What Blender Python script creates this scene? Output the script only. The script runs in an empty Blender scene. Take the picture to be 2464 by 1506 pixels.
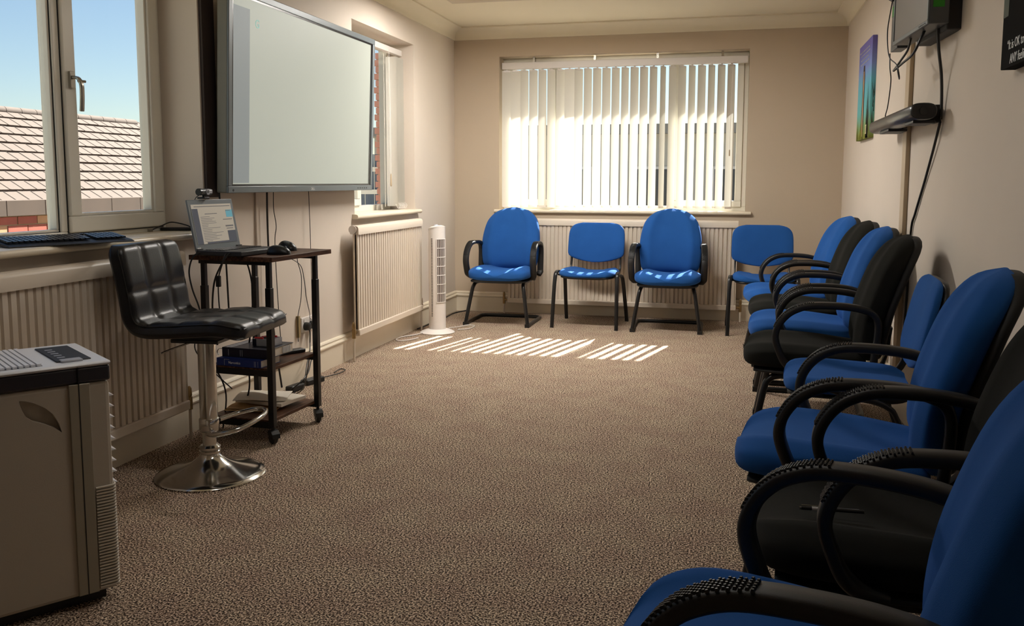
import bpy, math, random
from mathutils import Vector, Matrix, Euler
random.seed(7)
R = math.radians
sc = bpy.context.scene
COL = sc.collection

# ------------------------------------------------------------------ camera, world, sun, exposure
cam_d = bpy.data.cameras.new('camera'); cam = bpy.data.objects.new('camera', cam_d); COL.objects.link(cam)
YAW, PIT, ROL = R(13.938), R(6.100), R(0.103)
fwd = Vector((-math.sin(YAW)*math.cos(PIT), math.cos(YAW)*math.cos(PIT), -math.sin(PIT)))
rgt = Vector((math.cos(YAW), math.sin(YAW), 0)); upv = rgt.cross(fwd)
rr_ = rgt*math.cos(ROL)+upv*math.sin(ROL); uu_ = -rgt*math.sin(ROL)+upv*math.cos(ROL)
M = Matrix((rr_, uu_, -fwd)).transposed().to_4x4(); M.translation = Vector((0, 0, 1.2))
cam.matrix_world = M
cam_d.sensor_width = 36; cam_d.lens = 2150/2464*36
cam_d.shift_x = 0; cam_d.shift_y = -(753-666.4)/2464
cam_d.clip_start = .05; cam_d.clip_end = 300
sc.camera = cam

w = bpy.data.worlds.new('sky'); sc.world = w; w.use_nodes = True
nt = w.node_tree; nt.nodes.clear()
sky = nt.nodes.new('ShaderNodeTexSky'); sky.sky_type = 'NISHITA'; sky.sun_disc = False
SUN_EL = 40.0
sky.sun_elevation = R(SUN_EL); sky.sun_rotation = R(14.0)
sky.air_density = 1.0; sky.dust_density = 0.35; sky.ozone_density = 1.5
bg = nt.nodes.new('ShaderNodeBackground'); bg.inputs[1].default_value = 0.105
out = nt.nodes.new('ShaderNodeOutputWorld')
nt.links.new(sky.outputs[0], bg.inputs[0]); nt.links.new(bg.outputs[0], out.inputs[0])

sd = bpy.data.lights.new('sun', 'SUN'); so = bpy.data.objects.new('sun', sd); COL.objects.link(so)
sd.energy = 27.0; sd.angle = R(.53); sd.color = (1, .95, .87)
az = R(14.0); el = R(SUN_EL)
tosun = Vector((math.sin(az)*math.cos(el), math.cos(az)*math.cos(el), math.sin(el)))
so.rotation_euler = tosun.to_track_quat('Z', 'Y').to_euler(); so.location = (2, 14, 9)

vs = sc.view_settings
vs.view_transform = 'Standard'; vs.look = 'None'; vs.gamma = 1.0; vs.exposure = 0.35; vs.use_curve_mapping = False
LAMP = 98.0      # added emission of the ceiling diffusers, making up for weak daylight
# ------------------------------------------------------------------ material helpers
def s2l(c):
    return tuple(((x/255)/12.92 if x/255 <= .04045 else ((x/255+.055)/1.055)**2.4) for x in c)
MATS = {}
def mat(name, rgb, rough=.6, metal=0, var=.0, vscale=8, bump=0, bscale=60, spec=.5, emit=None, estr=0,
        sheen=0, coat=0, trans=0, stretch=None):
    if name in MATS: return MATS[name]
    m = bpy.data.materials.new(name); m.use_nodes = True; n = m.node_tree; b = n.nodes['Principled BSDF']
    c = s2l(rgb)+(1,)
    b.inputs['Base Color'].default_value = c
    b.inputs['Roughness'].default_value = rough; b.inputs['Metallic'].default_value = metal
    b.inputs['Specular IOR Level'].default_value = spec
    if sheen: b.inputs['Sheen Weight'].default_value = sheen; b.inputs['Sheen Roughness'].default_value = .45; b.inputs['Sheen Tint'].default_value = tuple(min(1, x*1.6+.1) for x in c[:3])+(1,)
    if coat: b.inputs['Coat Weight'].default_value = coat
    if trans: b.inputs['Transmission Weight'].default_value = trans
    tc = n.nodes.new('ShaderNodeTexCoord'); mp = n.nodes.new('ShaderNodeMapping')
    n.links.new(tc.outputs['Object'], mp.inputs[0])
    if stretch: mp.inputs['Scale'].default_value = stretch
    if var:
        no = n.nodes.new('ShaderNodeTexNoise'); no.inputs['Scale'].default_value = vscale; no.inputs['Detail'].default_value = 5
        n.links.new(mp.outputs[0], no.inputs['Vector'])
        mx = n.nodes.new('ShaderNodeMix'); mx.data_type = 'RGBA'
        mx.inputs[6].default_value = tuple(max(0, x*(1-var)) for x in c[:3])+(1,)
        mx.inputs[7].default_value = tuple(min(1, x*(1+var)) for x in c[:3])+(1,)
        n.links.new(no.outputs[0], mx.inputs[0]); n.links.new(mx.outputs[2], b.inputs['Base Color'])
    if bump:
        nb = n.nodes.new('ShaderNodeTexNoise'); nb.inputs['Scale'].default_value = bscale; nb.inputs['Detail'].default_value = 3
        n.links.new(mp.outputs[0], nb.inputs['Vector'])
        bp = n.nodes.new('ShaderNodeBump'); bp.inputs['Strength'].default_value = bump; bp.inputs['Distance'].default_value = .002
        n.links.new(nb.outputs[0], bp.inputs['Height']); n.links.new(bp.outputs[0], b.inputs['Normal'])
    if emit:
        b.inputs['Emission Color'].default_value = s2l(emit)+(1,); b.inputs['Emission Strength'].default_value = estr
    MATS[name] = m
    return m

def ramp_mat(name, cols, scale, rough=.9, bump=.6, detail=2, kind='NOISE', stretch=None, bdist=.004):
    m = bpy.data.materials.new(name); m.use_nodes = True; n = m.node_tree; b = n.nodes['Principled BSDF']
    b.inputs['Roughness'].default_value = rough; b.inputs['Specular IOR Level'].default_value = .15
    tc = n.nodes.new('ShaderNodeTexCoord'); mp = n.nodes.new('ShaderNodeMapping'); n.links.new(tc.outputs['Object'], mp.inputs[0])
    if stretch: mp.inputs['Scale'].default_value = stretch
    no = n.nodes.new('ShaderNodeTexNoise'); no.inputs['Scale'].default_value = scale; no.inputs['Detail'].default_value = detail
    no.inputs['Roughness'].default_value = .65
    n.links.new(mp.outputs[0], no.inputs['Vector'])
    r = n.nodes.new('ShaderNodeValToRGB'); r.color_ramp.interpolation = 'LINEAR'
    e = r.color_ramp.elements
    while len(e) < len(cols): e.new(.5)
    for k, (p, c) in enumerate(cols): e[k].position = p; e[k].color = s2l(c)+(1,)
    n.links.new(no.outputs[0], r.inputs[0]); n.links.new(r.outputs[0], b.inputs['Base Color'])
    if bump:
        bp = n.nodes.new('ShaderNodeBump'); bp.inputs['Strength'].default_value = bump; bp.inputs['Distance'].default_value = bdist
        n.links.new(no.outputs[0], bp.inputs['Height']); n.links.new(bp.outputs[0], b.inputs['Normal'])
    return m

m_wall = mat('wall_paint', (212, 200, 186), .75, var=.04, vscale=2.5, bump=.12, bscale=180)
m_wall_shade = mat('wall_paint_shade', (194, 177, 155), .75, var=.04, vscale=2.5, bump=.12, bscale=180)  # backlit back wall's dimmer shade is put into the paint colour
m_ceil = mat('ceiling_paint', (226, 216, 192), .85, var=.03, vscale=2, bump=.25, bscale=40)
m_gloss = mat('white_gloss', (226, 214, 192), .35, var=.03, vscale=5)
m_upvc = mat('upvc', (226, 222, 210), .3, var=.02, vscale=4)
m_rad = mat('radiator_enamel', (216, 203, 186), .38, var=.03, vscale=6)
m_gasket = mat('gasket', (30, 28, 27), .6)
m_carpet = ramp_mat('carpet', [(0.40, (34, 26, 22)), (.46, (112, 92, 77)), (.53, (172, 149, 128)), (.61, (240, 222, 198))], 165, bump=1.0, detail=1.5, bdist=.006)
def add_patches(m, c1, c2, sc_):
    n = m.node_tree; b = n.nodes['Principled BSDF']; src = b.inputs['Base Color'].links[0].from_socket
    tc = n.nodes.new('ShaderNodeTexCoord'); no = n.nodes.new('ShaderNodeTexNoise'); no.inputs['Scale'].default_value = sc_; no.inputs['Detail'].default_value = 4
    n.links.new(tc.outputs['Object'], no.inputs['Vector'])
    mr = n.nodes.new('ShaderNodeValToRGB'); mr.color_ramp.elements[0].position = .35; mr.color_ramp.elements[1].position = .65
    mr.color_ramp.elements[0].color = c1; mr.color_ramp.elements[1].color = c2; n.links.new(no.outputs[0], mr.inputs[0])
    mx = n.nodes.new('ShaderNodeMix'); mx.data_type = 'RGBA'; mx.blend_type = 'MULTIPLY'; mx.inputs[0].default_value = 1
    n.links.new(src, mx.inputs[6]); n.links.new(mr.outputs[0], mx.inputs[7]); n.links.new(mx.outputs[2], b.inputs['Base Color'])
add_patches(m_carpet, (.88, .82, .82, 1), (1, 1, .97, 1), 6)
m_blue = mat('blue_fabric', (36, 84, 150), .95, var=.14, vscale=9, bump=.35, bscale=900, spec=.1, sheen=.35)
m_navy = mat('darker_blue_fabric', (18, 64, 150), .95, var=.12, vscale=9, bump=.35, bscale=900, spec=.1, sheen=.3)
m_blackfab = mat('black_fabric', (32, 32, 29), .95, var=.2, vscale=9, bump=.35, bscale=900, spec=.1, sheen=.12)
m_plastic = mat('black_plastic', (24, 23, 22), .48, bump=.15, bscale=500)
m_shell = mat('back_shell_black', (18, 18, 17), .7)
m_blackmetal = mat('black_metal', (20, 19, 19), .33, spec=.5)
m_leather = mat('black_leather', (14, 14, 16), .34, bump=.25, bscale=260, spec=.45)
m_chrome = mat('chrome', (205, 203, 198), .14, metal=1)
m_steel = mat('steel', (170, 165, 155), .25, metal=1)
m_brass = mat('valve_metal', (150, 125, 85), .35, metal=.8)
m_wood = ramp_mat('dark_wood', [(.3, (52, 33, 24)), (.5, (82, 55, 40)), (.7, (105, 74, 54))], 9, rough=.42, bump=.05, stretch=(9, 1, 9))
m_bezel = mat('grey_bezel', (104, 112, 116), .38, metal=.15)
m_bezel_side = mat('grey_side', (118, 116, 106), .5)
m_dark = mat('dark_border', (10, 12, 20), .25)
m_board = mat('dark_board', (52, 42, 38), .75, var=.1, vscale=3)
m_white = mat('white_plastic', (228, 222, 216), .32)
m_acwhite = mat('ac_white', (192, 182, 166), .42, var=.02, bump=.1, bscale=300)
m_ac_skylit = mat('ac_skylit', (236, 238, 244), .3)  # skylight falling on the top is put into this paler, bluer colour
m_acdark = mat('ac_dark_band', (48, 46, 50), .35)
m_paper = mat('paper', (232, 222, 206), .8, var=.03)
m_kraft = mat('kraft', (186, 148, 96), .8, var=.06)
m_bookblue = mat('book_blue', (24, 44, 110), .5)
m_booknavy = mat('book_navy', (18, 20, 38), .45)
m_print = mat('print_white', (225, 225, 225), .6)
m_silver = mat('silver_print', (170, 172, 180), .4)
m_red = mat('red', (196, 40, 44), .5)
m_green = mat('green_tape', (40, 130, 20), .6)
m_grey = mat('grey_plastic', (70, 72, 74), .4)
m_lapgrey = mat('laptop_bezel', (112, 120, 126), .45)
m_lapdark = mat('laptop_base', (34, 33, 34), .5)
m_keys = mat('keys', (28, 28, 32), .35)
m_trunk = mat('trunking', (186, 166, 138), .5)

def glass_mat():
    m = bpy.data.materials.new('window_glass'); m.use_nodes = True; n = m.node_tree; n.nodes.clear()
    o = n.nodes.new('ShaderNodeOutputMaterial'); t = n.nodes.new('ShaderNodeBsdfTransparent'); g = n.nodes.new('ShaderNodeBsdfGlossy')
    t.inputs[0].default_value = (.93, .95, .95, 1); g.inputs['Roughness'].default_value = .02
    lw = n.nodes.new('ShaderNodeLayerWeight'); lw.inputs[0].default_value = .5
    p5 = n.nodes.new('ShaderNodeMath'); p5.operation = 'POWER'; p5.inputs[1].default_value = 5; n.links.new(lw.outputs['Facing'], p5.inputs[0])
    fr = n.nodes.new('ShaderNodeMath'); fr.operation = 'MULTIPLY_ADD'; fr.inputs[1].default_value = .7; fr.inputs[2].default_value = .004; n.links.new(p5.outputs[0], fr.inputs[0])
    mx = n.nodes.new('ShaderNodeMixShader'); n.links.new(fr.outputs[0], mx.inputs[0]); n.links.new(t.outputs[0], mx.inputs[1]); n.links.new(g.outputs[0], mx.inputs[2])
    n.links.new(mx.outputs[0], o.inputs[0]); return m
m_glass = glass_mat()
def vane_mat():
    m = bpy.data.materials.new('vane_fabric'); m.use_nodes = True; n = m.node_tree; n.nodes.clear()
    o = n.nodes.new('ShaderNodeOutputMaterial'); d = n.nodes.new('ShaderNodeBsdfDiffuse'); t = n.nodes.new('ShaderNodeBsdfTranslucent')
    c = s2l((226, 222, 212))+(1,); d.inputs[0].default_value = c; t.inputs[0].default_value = c
    tc = n.nodes.new('ShaderNodeTexCoord'); no = n.nodes.new('ShaderNodeTexNoise'); no.inputs['Scale'].default_value = 350
    n.links.new(tc.outputs['Object'], no.inputs['Vector'])
    bp = n.nodes.new('ShaderNodeBump'); bp.inputs['Strength'].default_value = .15; bp.inputs['Distance'].default_value = .001
    n.links.new(no.outputs[0], bp.inputs['Height']); n.links.new(bp.outputs[0], d.inputs['Normal'])
    mx = n.nodes.new('ShaderNodeMixShader'); mx.inputs[0].default_value = .15
    n.links.new(d.outputs[0], mx.inputs[1]); n.links.new(t.outputs[0], mx.inputs[2]); n.links.new(mx.outputs[0], o.inputs[0]); return m
m_vane = vane_mat()

# ------------------------------------------------------------------ mesh helpers
class MB:
    def __init__(s): s.v = []; s.f = []
    def add(s, v, f, M=None):
        o = len(s.v); s.v += [tuple(M @ Vector(p)) if M else tuple(p) for p in v]; s.f += [tuple(i+o for i in q) for q in f]; return s
    def box(s, x0, x1, y0, y1, z0, z1, M=None):
        v = [(x, y, z) for x in (x0, x1) for y in (y0, y1) for z in (z0, z1)]
        return s.add(v, [(0, 1, 3, 2), (4, 6, 7, 5), (0, 4, 5, 1), (2, 3, 7, 6), (0, 2, 6, 4), (1, 5, 7, 3)], M)
    def prism(s, prof, axis, a, b, M=None):
        """prof: CCW list of 2D points; axis: 'x' (prof=y,z), 'y' (prof=x,z), 'z' (prof=x,y)"""
        def P(p, t): return {'x': (t, p[0], p[1]), 'y': (p[0], t, p[1]), 'z': (p[0], p[1], t)}[axis]
        n = len(prof); v = [P(p, a) for p in prof]+[P(p, b) for p in prof]
        f = [(i, (i+1) % n, (i+1) % n+n, i+n) for i in range(n)]+[tuple(range(n))[::-1], tuple(range(n, 2*n))]
        return s.add(v, f, M)
    def lathe(s, prof, seg=32, M=None):
        v = []; n = len(prof)
        for r, z in prof:
            for k in range(seg):
                a = 2*math.pi*k/seg; v.append((r*math.cos(a), r*math.sin(a), z))
        f = [(i*seg+k, i*seg+(k+1) % seg, (i+1)*seg+(k+1) % seg, (i+1)*seg+k) for i in range(n-1) for k in range(seg)]
        f += [tuple(range(seg))[::-1], tuple((n-1)*seg+k for k in range(seg))]
        return s.add(v, f, M)
    def tube(s, pts, r, seg=8, closed=False, rect=None, up=None, M=None):
        """sweep of a circle (or a rounded rectangle rect=(w,h), w along 'up') along pts"""
        P = [Vector(p) for p in pts]; n = len(P)
        if rect:
            a, b = rect[0]/2, rect[1]/2; c = min(a, b)*.45
            sec = [(a, -b+c), (a, b-c), (a-c, b), (-a+c, b), (-a, b-c), (-a, -b+c), (-a+c, -b), (a-c, -b)]
        else:
            sec = [(r*math.cos(2*math.pi*k/seg), r*math.sin(2*math.pi*k/seg)) for k in range(seg)]
        m = len(sec); v = []; prev = None
        for i in range(n):
            if closed: t = P[(i+1) % n]-P[i-1]
            else: t = P[min(i+1, n-1)]-P[max(i-1, 0)]
            t.normalize()
            if up is not None: u = Vector(up)
            elif prev is None: u = Vector((0, 0, 1)) if abs(t.z) < .9 else Vector((1, 0, 0))
            else: u = prev
            u = u-t*u.dot(t)
            if u.length < 1e-4: u = Vector((1, .1, 0))-t*t.dot(Vector((1, .1, 0)))
            u.normalize(); prev = u; wv = t.cross(u)
            for a_, b_ in sec: v.append(P[i]+u*a_+wv*b_)
        k = n if closed else n-1
        f = [(i*m+j, i*m+(j+1) % m, ((i+1) % n)*m+(j+1) % m, ((i+1) % n)*m+j) for i in range(k) for j in range(m)]
        if not closed: f += [tuple(range(m))[::-1], tuple((n-1)*m+j for j in range(m))]
        return s.add(v, f, M)
    def grid(s, rings, cap=True, M=None):
        m = len(rings[0]); n = len(rings); v = [p for r in rings for p in r]
        f = [(i*m+j, i*m+(j+1) % m, (i+1)*m+(j+1) % m, (i+1)*m+j) for i in range(n-1) for j in range(m)]
        if cap: f += [tuple(range(m))[::-1], tuple((n-1)*m+j for j in range(m))]
        return s.add(v, f, M)
    def mesh(s, name, m, ang=40, smooth=True):
        me = bpy.data.meshes.new(name); me.from_pydata([tuple(p) for p in s.v], [], s.f); me.validate(); me.update()
        if m:
            for q in (m if isinstance(m, (list, tuple)) else [m]): me.materials.append(q)
        import bmesh
        b = bmesh.new(); b.from_mesh(me); bmesh.ops.recalc_face_normals(b, faces=b.faces); b.to_mesh(me); b.free()
        if smooth:
            me.polygons.foreach_set('use_smooth', [True]*len(me.polygons)); me.set_sharp_from_angle(angle=R(ang))
        return me
    def build(s, name, m, parent=None, ang=40, bevel=0, smooth=True, loc=None):
        return link(name, s.mesh(name, m, ang, smooth), parent, bevel, loc)
def link(name, me, parent=None, bevel=0, loc=None):
    o = bpy.data.objects.new(name, me); COL.objects.link(o)
    if parent: o.parent = parent
    if loc: o.location = loc
    if bevel:
        b = o.modifiers.new('bevel', 'BEVEL'); b.width = bevel; b.segments = 2; b.limit_method = 'ANGLE'; b.angle_limit = R(35); b.harden_normals = False
    return o
def tag(o, label, cat, group=None):
    o['label'] = label; o['category'] = cat
    if group: o['group'] = group
    return o
def thing(name, label, cat, loc=(0, 0, 0), rz=0, group=None):
    o = bpy.data.objects.new(name, None); COL.objects.link(o); o.location = loc; o.rotation_euler = (0, 0, rz); o.empty_display_size = .1
    return tag(o, label, cat, group)
def struct(o): o['kind'] = 'structure'; return o
def box(x0, x1, y0, y1, z0, z1): return MB().box(x0, x1, y0, y1, z0, z1)
def dup(root, loc, rz, label):
    r = root.copy(); COL.objects.link(r); r.location = loc; r.rotation_euler = (0, 0, rz); r['label'] = label
    for ch in list(root.children):
        c = ch.copy(); COL.objects.link(c); c.parent = r
        for g in list(ch.children):
            d = g.copy(); COL.objects.link(d); d.parent = c
    return r
def spline(pts, n=6, closed=False):
    P = [Vector(p) for p in pts]; out_ = []; k = len(P)
    rng = range(k if closed else k-1)
    for i in rng:
        if closed: p0, p1, p2, p3 = P[i-1], P[i], P[(i+1) % k], P[(i+2) % k]
        else: p0, p1, p2, p3 = P[max(i-1, 0)], P[i], P[i+1], P[min(i+2, k-1)]
        for j in range(n):
            t = j/n
            out_.append(.5*((2*p1)+(p2-p0)*t+(2*p0-5*p1+4*p2-p3)*t*t+(3*p1-p0-3*p2+p3)*t**3))
    if not closed: out_.append(P[-1])
    return out_
def text(s, size, m, parent, loc, rot, ext=.0006, name='lettering', align='LEFT', sx=1.0):
    cu = bpy.data.curves.new(name, 'FONT'); cu.body = s; cu.size = size; cu.extrude = ext; cu.align_x = align; cu.resolution_u = 3
    t = bpy.data.objects.new(name+'_tmp', cu); COL.objects.link(t)
    bpy.context.view_layer.update()
    me = bpy.data.meshes.new_from_object(t.evaluated_get(bpy.context.evaluated_depsgraph_get())); me.name = name
    bpy.data.objects.remove(t); me.materials.clear(); me.materials.append(m)
    o = bpy.data.objects.new(name, me); COL.objects.link(o); o.parent = parent; o.location = loc; o.rotation_euler = rot; o.scale = (sx, 1, 1)
    return o

# ------------------------------------------------------------------ room shell
XL, XR, YB, YF, ZC = -2.517, .868, 7.935, -1.7, 2.575
W1 = (1.95, 3.885, .955, 2.32)      # left window nearest camera: y0 y1 z0 z1
W2 = (5.676, 6.869, .973, 2.281)
WB = (-2.092, .092, .945, 2.316)    # back window x0 x1 z0 z1
T = .30
struct(box(XL-T, XR+.2, YF-.2, YB+T, -.12, 0).build('floor', m_carpet, smooth=False))
struct(box(XL-T, XR+.2, YF-.2, YB+T, ZC, ZC+.12).build('ceiling', m_ceil, smooth=False))
b = MB()
ys = [YF, W1[0], W1[1], W2[0], W2[1], YB+T]
for i in (0, 2, 4): b.box(XL-T, XL, ys[i], ys[i+1], 0, ZC)
for W in (W1, W2):
    b.box(XL-T, XL, W[0], W[1], 0, W[2]-.002); b.box(XL-T, XL, W[0], W[1], W[3], ZC)
struct(b.build('wall_left', m_wall, smooth=False))
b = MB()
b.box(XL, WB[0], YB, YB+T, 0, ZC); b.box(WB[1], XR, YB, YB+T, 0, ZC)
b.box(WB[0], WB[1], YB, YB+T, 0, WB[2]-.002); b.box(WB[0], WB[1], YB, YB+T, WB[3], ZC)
struct(b.build('wall_back', m_wall_shade, smooth=False))
struct(box(XR, XR+.2, YF, YB+T, 0, ZC).build('wall_right', m_wall, smooth=False))
struct(box(XL-T, XR+.2, YF-.2, YF, 0, ZC).build('wall_front', m_wall, smooth=False))
# coving: concave quarter profile
def cove(a, dirn, side):
    d = .1; pr = [(0, 0), (0, -.104)]
    pr += [(.012, -.104)]
    for k in range(9):
        t = k/8*math.pi/2; pr.append((.1-.085*math.cos(t)+.0, -.09+.078*math.sin(t)))
    pr += [(.104, -.012), (.104, 0)]
    return pr
pr = cove(0, 0, 0)
struct(MB().prism([(XL+p, ZC+q) for p, q in pr], 'y', YF, YB).build('trim_1', m_ceil, ang=30))
struct(MB().prism([(XR-p, ZC+q) for p, q in pr], 'y', YF, YB).build('trim_2', m_ceil, ang=30))
struct(MB().prism([(YB-p, ZC+q) for p, q in pr], 'x', XL, XR).build('trim_3', m_ceil, ang=30))
# skirting
sk = [(0, 0), (.02, 0), (.02, .135), (.028, .14), (.03, .148), (.026, .155), (.018, .158), (.016, .166), (.02, .17), (.016, .178), (.006, .184), (0, .184)]
struct(MB().prism([(XL+p, q) for p, q in sk], 'y', YF, YB).build('baseboard_left', m_gloss, ang=25))
struct(MB().prism([(XR-p, q) for p, q in sk], 'y', YF, YB).build('baseboard_right', m_gloss, ang=25))
struct(MB().prism([(YB-p, q) for p, q in sk], 'x', XL, XR).build('baseboard_back', m_gloss, ang=25))

# ------------------------------------------------------------------ windows
def sill(name, prof, axis, a, b_):
    return struct(MB().prism(prof, axis, a, b_).build(name, m_gloss, ang=50))
def nose(x_in, x_out, z, th, sgn=1):   # board from x_in (at frame) to rounded nose x_out, top at z
    r = th/2; c = x_out-sgn*r
    p = [(x_in, z-th), (c, z-th)]+[(c+sgn*r*math.sin(t), z-r-r*math.cos(t)) for t in [math.pi*k/8 for k in range(1, 8)]]+[(c, z), (x_in, z)]
    return p
sill('trim_4', nose(XL-.215, XL+.055, .957, .03), 'y', W1[0]-.05, W1[1]+.04)
sill('trim_5', nose(XL-.215, XL+.045, .975, .032), 'y', W2[0]-.045, W2[1]+.05)
sill('trim_6', nose(YB+.17, YB-.035, .947, .03, -1), 'x', WB[0]-.04, WB[1]+.045)
def frame_rect(mb, plane, u0, u1, v0, v1, wd, d0, d1):
    """rect ring; plane 'x': u=y,v=z depth x ; plane 'y': u=x,v=z depth y"""
    for (a, b_, c, d) in ((u0, u1, v0, v0+wd), (u0, u1, v1-wd, v1), (u0, u0+wd, v0+wd, v1-wd), (u1-wd, u1, v0+wd, v1-wd)):
        if plane == 'x': mb.box(d0, d1, a, b_, c, d)
        else: mb.box(a, b_, d0, d1, c, d)
# window 1 (left, near)
w1 = bpy.data.objects.new('window_1', None); COL.objects.link(w1); w1.location = (0, 0, 0); struct(w1)
xf = XL-.213
b = MB(); frame_rect(b, 'x', W1[0], W1[1], W1[2], W1[3], .03, xf-.07, xf)
b.box(xf-.07, xf, 3.175, 3.215, W1[2]+.03, W1[3]-.03)
b.build('frame', m_upvc, w1, bevel=.004)
b = MB(); frame_rect(b, 'x', W1[0]+.03, 3.175, W1[2]+.03, W1[3]-.03, .012, xf-.05, xf-.012); b.build('glazing_bead', m_upvc, w1, bevel=.003)
b = MB(); frame_rect(b, 'x', 3.215, W1[1]-.03, W1[2]+.025, W1[3]-.03, .07, xf-.055, xf+.016); b.build('sash', m_upvc, w1, bevel=.006)
b = MB(); frame_rect(b, 'x', 3.285, W1[1]-.1, W1[2]+.095, W1[3]-.1, .012, xf-.045, xf+.004); b.build('glazing_bead', m_upvc, w1, bevel=.003)
b = MB(); frame_rect(b, 'x', W1[0]+.028, 3.177, W1[2]+.028, W1[3]-.028, .004, xf-.02, xf-.008); frame_rect(b, 'x', 3.21, W1[1]-.025, W1[2]+.02, W1[3]-.025, .006, xf-.01, xf+.003)
b.build('gasket', m_gasket, w1)
box(xf-.035, xf-.029, W1[0]+.04, 3.165, W1[2]+.04, W1[3]-.04).build('pane', m_glass, w1, smooth=False)
box(xf-.035, xf-.029, 3.295, W1[1]-.11, W1[2]+.105, W1[3]-.11).build('pane', m_glass, w1, smooth=False)
b = MB().box(xf+.016, xf+.03, 3.236, 3.262, 1.585, 1.655)
b.tube(spline([(xf+.03, 3.25, 1.63), (xf+.055, 3.25, 1.625), (xf+.068, 3.252, 1.60), (xf+.066, 3.256, 1.56), (xf+.06, 3.26, 1.515), (xf+.056, 3.262, 1.49)]), .008, rect=(.02, .013), up=(0, 1, 0))
b.tube([(xf+.06, 3.24, 1.613), (xf+.075, 3.27, 1.613)], .006)
h = b.build('handle', m_steel, w1, bevel=.002); h['label'] = 'white and metal casement handle'
# window 2 (left, far)
w2 = bpy.data.objects.new('window_2', None); COL.objects.link(w2); struct(w2)
xf = XL-.213
b = MB(); frame_rect(b, 'x', W2[0], W2[1], W2[2], W2[3], .045, xf-.07, xf); b.box(xf-.07, xf, 6.235, 6.285, W2[2]+.04, W2[3]-.04); b.build('frame', m_upvc, w2, bevel=.004)
b = MB(); frame_rect(b, 'x', W2[0]+.05, 6.235, W2[2]+.045, W2[3]-.05, .05, xf-.055, xf+.014); b.build('sash', m_upvc, w2, bevel=.005)
box(xf-.035, xf-.029, W2[0]+.08, 6.2, W2[2]+.07, W2[3]-.08).build('pane', m_glass, w2, smooth=False)
box(xf-.035, xf-.029, 6.28, W2[1]-.03, W2[2]+.03, W2[3]-.03).build('pane', m_glass, w2, smooth=False)
# window 3 (back)
w3 = bpy.data.objects.new('window_3', None); COL.objects.link(w3); struct(w3)
yf = YB+.165
b = MB(); frame_rect(b, 'y', WB[0], WB[1], WB[2], WB[3], .04, yf, yf+.07)
b.box(-1.605, -1.565, yf, yf+.07, WB[2]+.03, WB[3]-.03); b.box(-.58, -.54, yf, yf+.07, WB[2]+.03, WB[3]-.03); b.build('frame', m_upvc, w3, bevel=.004)
for a, c in ((WB[0]+.04, -1.605), (-.54, WB[1]-.04)):
    b = MB(); frame_rect(b, 'y', a, c, WB[2]+.035, WB[3]-.04, .055, yf-.015, yf+.055); b.build('sash', m_upvc, w3, bevel=.005)
    box(a+.04, c-.04, yf+.03, yf+.036, WB[2]+.08, WB[3]-.09).build('pane', m_glass, w3, smooth=False)
box(-1.57, -.575, yf+.03, yf+.036, WB[2]+.03, WB[3]-.03).build('pane', m_glass, w3, smooth=False)
b = MB().box(-.585, -.555, yf-.03, yf-.012, 1.58, 1.64).tube(spline([(-.57, yf-.03, 1.61), (-.57, yf-.055, 1.6), (-.57, yf-.05, 1.5)]), .007)
b.build('handle', m_steel, w3)
# exterior soffit over the back window (real eaves that shade its top)
eav = MB().box(XL-T, XR+.6, YB+T, YB+T+.42, 2.33, 2.40).build('trim_7', m_upvc, smooth=False); struct(eav)

# vertical blind at the back window
bl = thing('vertical_blind', 'white vertical slat blind drawn across the wide back window', 'blind', (0, YB+.07, 0))
hr = box(WB[0]+.012, WB[1]-.012, -.02, .022, 2.208, 2.268).build('headrail', m_white, bl, bevel=.003)
for k in range(4): MB().box(WB[0]+.3+k*.55, WB[0]+.32+k*.55, -.022, .024, 2.268, 2.312).build('bracket', m_steel, bl)
NV = 25; sp = .0826; x0 = -2.038
vw = .089
prof = []
for k in range(7):
    t = -1+2*k/6; prof.append((t*vw/2, .004*(1-t*t)))
vb = MB(); z0v, z1v = .972, 2.198
vv = [(p[0], p[1], z) for z in (z0v, z1v) for p in prof]; n_ = len(prof)
vb.add(vv, [(i, i+1, i+1+n_, i+n_) for i in range(n_-1)])
vme = vb.mesh('vane', m_vane)
sm_ = vme
hb = MB().box(-.008, .008, -.004, .004, 2.195, 2.21).box(-.03, .03, -.003, .003, 2.185, 2.2); hme = hb.mesh('carrier', m_white)
wb_ = MB().box(-.04, .04, -.003, .003, .966, .985); wme = wb_.mesh('weight', m_white)
angs = []
for k in range(NV):
    a = 47+random.uniform(-5, 5)
    if k in (0, 1): a = 20
    if k == 7: a = 15
    if k == 17: a = 62
    x = x0+k*sp
    o = link('vane', vme, bl); o.location = (x, 0, 0); o.rotation_euler = (0, 0, R(a)); angs.append(a)
    c_ = link('carrier', hme, o); wt = link('weight', wme, o)
b = MB()
for k in range(NV-1):
    for s_ in (-1,):
        xa = x0+k*sp; b.tube(spline([(xa, -.03, .978), (xa+sp*.5, -.034, .966), (xa+sp, -.03, .978)], 4), .0012, seg=5)
b.build('bead_chain', m_white, bl)
b = MB().tube([(-.045, -.04, 2.23), (-.05, -.042, 1.9), (-.055, -.04, 1.47)], .0015, seg=6)
b.build('cord', m_white, bl); MB().lathe([(.003, 1.42), (.006, 1.425), (.005, 1.47), (.002, 1.475)], 10, Matrix.Translation((-.055, -.04, 0))).build('cord_weight', m_trunk, bl)
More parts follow.
